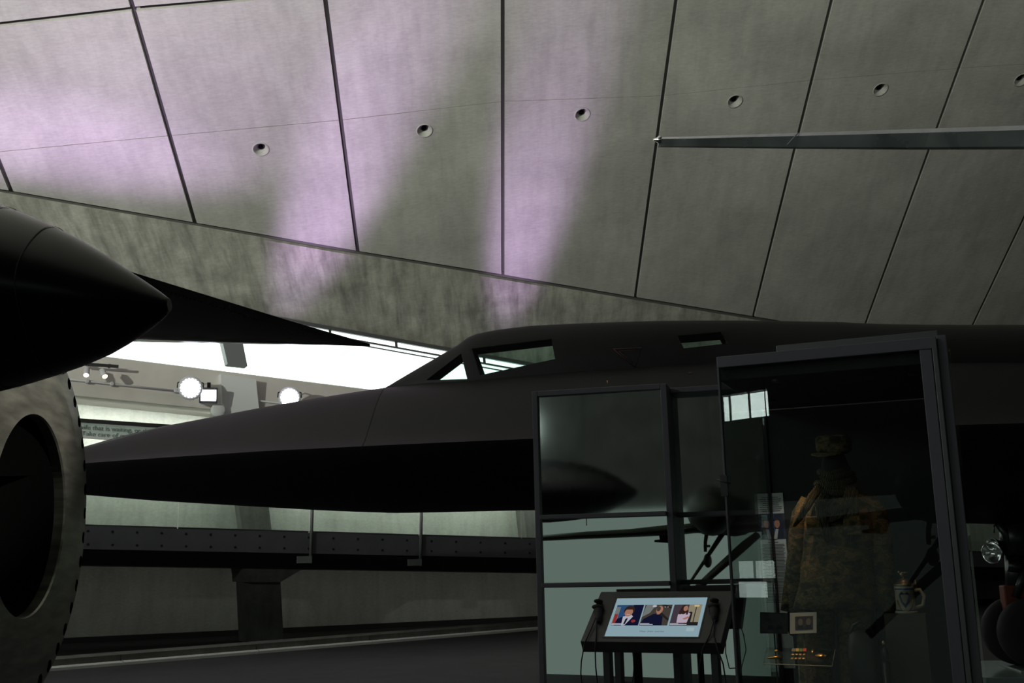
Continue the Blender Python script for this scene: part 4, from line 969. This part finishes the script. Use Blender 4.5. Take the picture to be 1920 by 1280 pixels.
tq(0, .12, 1, .268, 'photo_blue', 'portrait_photo', 1); tq(.38, .12, 1, .268, 'uniform_navy', 'portrait_photo', 2)
q = B(); a = DB-.018
def pe(cx, cy, rx, ry): return [cp(ul+W_*(cx+rx*math.cos(2*math.pi*k/16)), a, zt_-H_*(cy+ry*math.sin(2*math.pi*k/16))) for k in range(16)]
f_ = pe(.55, .18, .16, .026); q.hexa(f_, [p+CB*.0006 for p in f_], 0); f_ = [cp(ul+W_*s_, a, zt_-H_*t_) for s_, t_ in ((.3, .268), (.45, .21), (.62, .21), (.5, .268))]; q.hexa(f_, [p+CB*.0006 for p in f_], 1)
f_ = pe(.52, .15, .2, .012); q.hexa(f_, [p+CB*.0006 for p in f_], 2); q.obj('portrait_photo', ['skin_tone', 'white_shirt', 'uniform_navy'], tp)

# photo cards standing in front
def card(corners, b_, lab, dark):
    pts = [ci(x, y, b_) for x, y in corners]; cc = sum(pts, V((0, 0, 0)))/4
    t = thing('photo_card', cc, lab, 'photograph')
    q = B(); q.hexa(pts, [p+CB*.004 for p in pts]); q.obj('mount', 'photo_black' if dark else 'paper', t)
    def ins(f0, f1, g0, g1, l): 
        bl2, br2, tr2, tl2 = pts
        g = lambda s_, t_: lerp(lerp(bl2, br2, s_), lerp(tl2, tr2, s_), t_)-CB*(.0008*l)
        return [g(f0, g0), g(f1, g0), g(f1, g1), g(f0, g1)], g
    r_, g = ins(.2, .87, .17, .82, 1) if not dark else ins(.05, .95, .05, .95, 1)
    q = B(); q.hexa(r_, [p+CB*.0008 for p in r_], 0)
    for cx, cy, rx, ry in ((.4, .55, .09, .17), (.7, .55, .09, .17)):
        e_ = [g(cx+rx*math.cos(2*math.pi*k/16), cy+ry*math.sin(2*math.pi*k/16))-CB*.0008 for k in range(16)]; q.hexa(e_, [p+CB*.0007 for p in e_], 1)
        e_ = [g(s_, t_)-CB*.0008 for s_, t_ in ((cx-.14, .19), (cx+.13, .19), (cx+.08, .4), (cx-.08, .4))]; q.hexa(e_, [p+CB*.0007 for p in e_], 2)
    q.obj('print', ['photo_dark', 'mono_skin' if not dark else 'photo_dark', 'uniform_navy'], t)
    q = B(); c0 = (pts[0]+pts[1])/2; q.tube([V((c0.x, c0.y, c0.z))+CB*.01+Z*.01, V((c0.x, c0.y, .3))+CB*.01], .003, 6); q.obj('stand_rod', 'case_black', t)
    return t
card([(1425, 1187), (1477, 1188), (1477, 1149), (1425, 1147)], .42, 'dark photograph card left of the white-bordered photograph', True)  # mount and print both take near-black colours
card([(1481, 1188), (1531, 1186), (1531, 1147), (1481, 1149)], .38, 'black and white photograph of two people with a white border, in the case', False)
# acrylic shelf with medals
zs = ci(1500, 1246, .25).z
def onZ(px, py, z): return Pz(px, py, z)
sh_ = [ci(1430, 1244, .25), ci(1560, 1248.5, .25), ci(1566, 1217, .36), ci(1437, 1213, .36)]
t = thing('medal_shelf', sum(sh_, V((0, 0, 0)))/4, 'clear acrylic shelf with pale edges carrying medals below the photographs', 'shelf')
q = B(); q.hexa(sh_, [p-Z*.004 for p in sh_]); q.obj('acrylic_sheet', 'acrylic', t)
q = B(); q.tube([sh_[0], sh_[1], sh_[2]], .0018, 6); q.obj('pale_edge', 'acrylic_edge', t)  # pale opaque tube along the front and right edges of the sheet
q = B(); c = (sh_[0]+sh_[1]+sh_[2]+sh_[3])/4; q.tube([c-Z*.004, V((c.x, c.y, .3))], .006, 8); q.obj('support_rod', 'acrylic', t)
def onShelf(px, py): 
    n = (sh_[1]-sh_[0]).cross(sh_[3]-sh_[0]).normalized(); n = n if n.z > 0 else -n
    return hitp(px, py, sh_[0], n)+n*.001, n
p, n_ = onShelf(1501, 1229)
t = thing('medal_group', p, 'rows of small medals with red, yellow and green ribbons on the clear shelf', 'medals')
cl4 = ['ribbon_grey', 'ribbon_yellow', 'ribbon_green', 'ribbon_red']
for r_ in range(3):
    for k in range(4):
        a = onShelf(1488+k*7+r_*-1, 1219.5+r_*7.5)[0]
        q = B(); X = CD; Yv = n_.cross(X)
        if r_ == 0: q.box(a+n_*.002, .014, .022, .003, X, Yv, n_); q.obj('ribbon', cl4[k], t)
        else: q.rev(a, n_, [(0, .007), (.002, .007), (.003, .004)], 10); q.obj('medal', 'gold', t)
p, n_ = onShelf(1524, 1223); o = thing('gold_coin_badge', p, 'small brightly lit oval badge between the medals and the gold wings', 'badge'); q = B(); q.ball(p+n_*.006, .006, .012, .004, X=CD, Y=n_.cross(CD), Z=n_); q.obj('face', 'gold', o)
p, n_ = onShelf(1539, 1230); o = thing('gold_badge', p, 'wide gold badge at the right end of the clear shelf', 'badge'); q = B(); X = CD; Yv = n_.cross(X)
q.ball(p+n_*.005, .014, .012, .004, X=X, Y=Yv, Z=n_); q.obj('centre', 'gold', o)
for s_ in (-1, 1): q = B(); q.hexa([p+X*s_*.008+Yv*.008, p+X*s_*.024+Yv*.002, p+X*s_*.022-Yv*.004, p+X*s_*.008-Yv*.006], [v_+n_*.004 for v_ in (p+X*s_*.008+Yv*.008, p+X*s_*.024+Yv*.002, p+X*s_*.022-Yv*.004, p+X*s_*.008-Yv*.006)]); q.obj('wing', 'gold', o)
p, n_ = onShelf(1452, 1235); o = thing('brooch', p, 'slim gold brooch at the left end of the clear shelf', 'badge'); q = B(); q.tube([p-CD*.03+n_*.004, p+n_*.006, p+CD*.03+n_*.006+Yv*.01], [.003, .006, .004], 8); q.obj('bar', 'gold', o)
p, n_ = onShelf(1456, 1220); o = thing('pin_badge', p, 'tiny gold pin behind the slim brooch on the clear shelf', 'badge'); q = B(); q.rev(p, n_, [(0, .008), (.003, .008), (.005, .003)], 8); q.obj('head', 'gold', o)

# stein on a plinth
PB = .42
pl_l, pl_r = ci(1657, 1152, PB), ci(1735, 1152, PB); zpl = pl_l.z
t = thing('plinth', V((*((pl_l+pl_r)/2).xy, .3)), 'square dark display plinth under the beer stein inside the case', 'plinth')
u0, u1 = (pl_l-CPt).dot(CD), (pl_r-CPt).dot(CD); zpl = ci(1695, 1151, PB).z
q = B(); q.hexa([cp(u0, PB, .3), cp(u1, PB, .3), cp(u1, PB+.12, .3), cp(u0, PB+.12, .3)], [cp(u0, PB, zpl), cp(u1, PB, zpl), cp(u1, PB+.12, zpl), cp(u0, PB+.12, zpl)]); q.obj('block', 'plinth', t, bevel=.001)
def us(px): return (ci(px, 1120, PB+.06)-CPt).dot(CD)
uc = us(1697); rs = us(1716)-uc; hz = ci(1697, 1098, PB+.06).z
st = thing('beer_stein', cp(uc, PB+.06, zpl), 'lidded stoneware beer stein with a blue crest on the plinth', 'stein')
q = B(); hh = hz-zpl; q.rev(cp(uc, PB+.06, zpl), Z, [(0, rs*1.08), (.004, rs*1.14), (hh*.08, rs*1.12), (hh*.1, rs*1.03), (hh*.16, rs*1.02), (hh*.2, rs), (hh*.8, rs*.98), (hh*.84, rs*1.03), (hh*.95, rs*1.03), (hh, rs*1.02)], 32); bd = q.obj('body', 'stone_ware', st)
q = B(); q.rev(cp(uc, PB+.06, zpl), Z, [(hh*.1, rs*1.04), (hh*.15, rs*1.035)], 32, cap=False); q.rev(cp(uc, PB+.06, zpl), Z, [(hh*.86, rs*1.045), (hh*.92, rs*1.045)], 32, cap=False); q.obj('blue_band', 'blue_glaze', bd)
q = B(); q.rev(cp(uc, PB+.06, zpl), Z, [(hh*1.0, rs*1.05), (hh*1.06, rs*1.06), (hh*1.1, rs*.8), (hh*1.2, rs*.66), (hh*1.24, rs*.5), (hh*1.28, rs*.15), (hh*1.34, rs*.1)], 28); q.ball(cp(uc-.002, PB+.06, zpl+hh*1.42), rs*.3, rs*.2, rs*.28); q.ball(cp(uc+rs*.3, PB+.06, zpl+hh*1.47), rs*.3, rs*.12, rs*.14); q.ball(cp(uc-rs*.35, PB+.06, zpl+hh*1.5), rs*.16, rs*.12, rs*.16); q.obj('lid', 'pewter', st)
q = B(); q.tube([cp(uc+rs*.9, PB+.06, zpl+hh*.82), cp(uc+rs*1.5, PB+.06, zpl+hh*.86), cp(uc+rs*1.9, PB+.06, zpl+hh*.62), cp(uc+rs*1.7, PB+.06, zpl+hh*.3), cp(uc+rs*.95, PB+.06, zpl+hh*.2)], .0085, 10); q.obj('handle', 'stone_ware', st, sub=0)
q = B(); q.tube([cp(uc+rs*1.0, PB+.06, zpl+hh*1.05), cp(uc+rs*1.15, PB+.06, zpl+hh*1.22), cp(uc+rs*1.2, PB+.06, zpl+hh*.85)], .004, 8); q.obj('thumb_lever', 'pewter', st)
fc = cp(uc, PB+.06-rs*1.02, zpl+hh*.5)
q = B(); s4 = [(-.55, .18), (-.3, .3), (0, .22), (.3, .3), (.55, .18), (.4, -.08), (0, -.3), (-.4, -.08)]
g = [fc+CD*(a*rs)+Z*(b_*hh)+CB*(rs*(1-math.cos(a))) for a, b_ in s4]; q.hexa([p-CB*.001 for p in g], [p+CB*.003 for p in g]); q.obj('crest', 'blue_glaze', bd)
q = B(); q.tube([fc+CD*(.75*rs*math.cos(t_))+Z*(hh*.4*math.sin(t_))+CB*(rs*(1-math.cos(.75*math.cos(t_)))) for t_ in [math.pi*(1+k/12) for k in range(13)]], .0018, 6); q.obj('laurel', 'pewter', bd)
# dark bag and slim flask beside the plinth
u_, z_ = mu(1620, 1215, .38)
t = thing('leather_bag', cp(u_, .36, z_-.12), 'dark leather bag with brass studs leaning beside the uniform trousers', 'bag')
q = B(); q.loft([[cp(u_+hw*(abs(math.cos(t_))**.6)*math.copysign(1, math.cos(t_)), .35+d_*math.sin(t_), z_+dz) for t_ in [2*math.pi*k/28 for k in range(28)]] for dz, hw, d_ in ((-.17, .05, .04), (-.16, .065, .05), (-.1, .068, .052), (0, .066, .05), (.06, .06, .045), (.08, .04, .03), (.085, .01, .01))]); q.obj('body', 'leather', t)
q = B(); q.tube([cp(u_-.055, .33, z_+.05), cp(u_-.03, .325, z_+.10), cp(u_+.0, .325, z_+.115), cp(u_+.035, .325, z_+.10), cp(u_+.06, .33, z_+.04)], .007, 8); q.obj('strap', 'leather', t)
q = B()
for a, b_ in ((-.02, -.155), (.018, -.16)): q.ball(cp(u_+a, .305, z_+b_), .014, .006, .006, X=CD, Y=CB)
q.obj('buckle', 'gold', t)
q = B(); q.box(cp(u_, .35, (z_-.17+.3)/2), .10, .08, z_-.17-.3, CD, CB, Z); q.obj('rest', 'case_black', t)
u_, z_ = mu(1661, 1240, .3)
t = thing('walking_cane', cp(u_, .30, .3), 'slim dark cane with a glinting knob standing before the plinth', 'cane')
q = B(); q.tube([cp(u_, .30, .31), cp(u_, .30, z_)], [.012, .017], 12); q.obj('shaft', 'leather', t)
q = B(); q.ball(cp(u_, .30, z_+.03), .015, .015, .035, X=CD, Y=CB); q.obj('knob', 'gear_metal', t)
q = B(); q.ball(cp(u_-.001, .297, z_+.075), .009, .009, .012, X=CD, Y=CB); q.obj('cap', 'pewter', t)

# windows in the hall front that the case glass mirrors
def reflect_wall(px, py):
    p = onCF(px, py, .028); d = ray(px, py).normalized(); n = CB; r_ = d-n*(2*d.dot(n)); k = (FY-p.y)/r_.y; return p+r_*k
cutw = B()
def front_window(pa, pb, num, rad, bars):
    a, b_ = reflect_wall(*pa), reflect_wall(*pb)
    x0, x1 = sorted((a.x, b_.x)); z0, z1 = sorted((a.z, b_.z)); x0 = max(x0, -19.9)
    cutw.hexa([V((x0, FY-.6, z0)), V((x1, FY-.6, z0)), V((x1, FY-.6, z1)), V((x0, FY-.6, z1))], [V((x0, FY+.5, z0)), V((x1, FY+.5, z0)), V((x1, FY+.5, z1)), V((x0, FY+.5, z1))])
    area_light('window_daylight', (V((x1, FY-.4, z0)), V((x0, FY-.4, z0)), V((x1, FY-.4, z1))), rad, (.86, 1, .95), toward=V((0, 1, 0)))
    q = B(); q.slab([V((x0, FY-.16, z0)), V((x1, FY-.16, z0)), V((x1, FY-.14, z0)), V((x0, FY-.14, z0))], Z*(z1-z0)); w_ = q.obj('window_%d' % num, ['clear_glass']); struct(w_)
    q = B()
    for k in range(bars+1): q.box(V((x0+(x1-x0)*k/bars, FY-.08, (z0+z1)/2)), .05, .07, z1-z0)
    q.obj('window_frame', 'frame_edge', w_)
front_window((1330, 745), (1442, 779), 3, 24.0, 3)
front_window((1372, 1052), (1454, 1084), 4, 6., 2); front_window((1372, 1090), (1440, 1121), 5, 8., 1)
boolean(wall_front, cutw, ['dark_concrete'])
# unseen long clerestory added high in the left wall to light the hall
cutw = B(); cutw.hexa([V((-20.6, -18, 7)), V((-20.6, 18, 7)), V((-20.6, 18, 10)), V((-20.6, -18, 10))], [V((-19.5, -18, 7)), V((-19.5, 18, 7)), V((-19.5, 18, 10)), V((-19.5, -18, 10))]); boolean(wall_left, cutw, ['dark_concrete'])
area_light('clerestory_daylight', (V((-20.4, 18, 7)), V((-20.4, -18, 7)), V((-20.4, 18, 10))), 3.2, (.9, 1, .95), toward=V((1, 0, 0)))  # daylight for the added left-wall window
q = B(); q.slab([V((-20.16, -18, 7)), V((-20.16, 18, 7)), V((-20.14, 18, 7)), V((-20.14, -18, 7))], Z*3); w_ = q.obj('window_6', ['clear_glass']); struct(w_)
q = B()
for k in range(13): q.box(V((-20.1, -18+3*k, 8.5)), .1, .1, 3)
q.obj('window_frame', 'frame_edge', w_)
# lamps added on tall stands to brighten the vault
def added_uplight(x, y, z, target, power, ang, lab):
    t = thing('added_uplight', V((x, y, z)), lab, 'added_uplight', 'added lamps washing the vault')
    d = (target-V((x, y, z))).normalized(); c = V((x, y, z))
    q = B(); q.rev(c, d, [(-.25, .08), (-.2, .16), (0, .2), (.0, .19), (-.12, .15), (-.14, .02)], 24); q.obj('housing', 'dark_steel', t)
    gz = 0 if y > EY else -3.6
    q = B(); q.tube([V((x, y, gz)), c-d*.2], .04, 8); q.rev(V((x, y, gz)), Z, [(0, .35), (.04, .35), (.06, .05)], 20); q.obj('stand', 'dark_steel', t)
    spot('vault_fill_spot', c+d*.05, target, power, (.97, 1.0, .90), ang, 1.0, .15)
added_uplight(-17, -4, 6.6, V((-7, 16, 19)), 34000*UPK, 84, 'lamp on a tall mast added to brighten the vault, left side of the lower hall')
added_uplight(2, -6, 6.8, V((0, 14, 21)), 6000*UPK, 84, 'lamp on a tall mast added to brighten the vault, behind the camera')
added_uplight(19, 2, 6.6, V((15, 26, 15)), 1300*UPK, 60, 'lamp on a tall mast added to brighten the vault, right side of the lower hall')

# ------------------------------------------------------------------ lilac wall washers grazing the vault, and an added gallery light
LIL = (.78, .52, 1.0)
def washer(px, py, tx, ty, power, ang, off=1.6, lift=.6):
    a = onW(px, py, off); spot('lilac_washer', a, onC(tx, ty, lift*0), power, LIL, ang, .9, .12)
for sx_, sy_, tx, ty, pw, an, kx in ((520, 985, 650, 300, 3300, 92, .20), (850, 1000, 1005, 330, 2900, 92, .17), (-60, 960, 5, 250, 2600, 80, .25), (230, 960, 270, -20, 2800, 80, .8)):
    o = spot('lilac_washer', onW(sx_, sy_, WO+.4), onC(tx, ty), pw, LIL, an, 1.0, .12); o.scale = (1, kx, 1)
# strip light added under the gallery soffit to brighten the wall behind the walkway
gl0, gl1 = onW(-100, bot1(-100)+2, .5), onW(1450, bot1(1450)+2, .5)
l = bpy.data.lights.new('gallery_fill', 'AREA'); l.shape = 'RECTANGLE'; l.size = (gl1-gl0).length; l.size_y = .25; l.energy = GAL; l.color = (.95, 1, .93); l.spread = math.radians(150)
o = bpy.data.objects.new('gallery_fill', l); COL.objects.link(o)
X = (gl1-gl0).normalized(); Zl = (Z*.85+WN*.5).normalized(); Yl = Zl.cross(X).normalized(); Zl = X.cross(Yl); c = (gl0+gl1)/2-Z*.06
o.matrix_world = Matrix(((X.x, Yl.x, Zl.x, c.x), (X.y, Yl.y, Zl.y, c.y), (X.z, Yl.z, Zl.z, c.z), (0, 0, 0, 1)))

# added lights: a weak strip under the walkway, a spot brightening the engine ring
gl0, gl1 = onW(-100, s_bot(-100)+2, 1.6), onW(1350, s_bot(1350)+2, 1.6)
l = bpy.data.lights.new('underdeck_fill', 'AREA'); l.shape = 'RECTANGLE'; l.size = (gl1-gl0).length; l.size_y = .2; l.energy = 14; l.color = (1, 1, .9); l.spread = math.radians(160)
o = bpy.data.objects.new('underdeck_fill', l); COL.objects.link(o)
X = (gl1-gl0).normalized(); Zl = (Z*.6+WN*.8).normalized(); Yl = Zl.cross(X).normalized(); Zl = X.cross(Yl); c = (gl0+gl1)/2-Z*.06
o.matrix_world = Matrix(((X.x, Yl.x, Zl.x, c.x), (X.y, Yl.y, Zl.y, c.y), (X.z, Yl.z, Zl.z, c.z), (0, 0, 0, 1)))
spot('ring_fill_spot', V((7, 1.5, 7.5)), EC+ED*-.1+Z*.60, 5200, (1, .97, .86), 7.5, 1.0, .05)
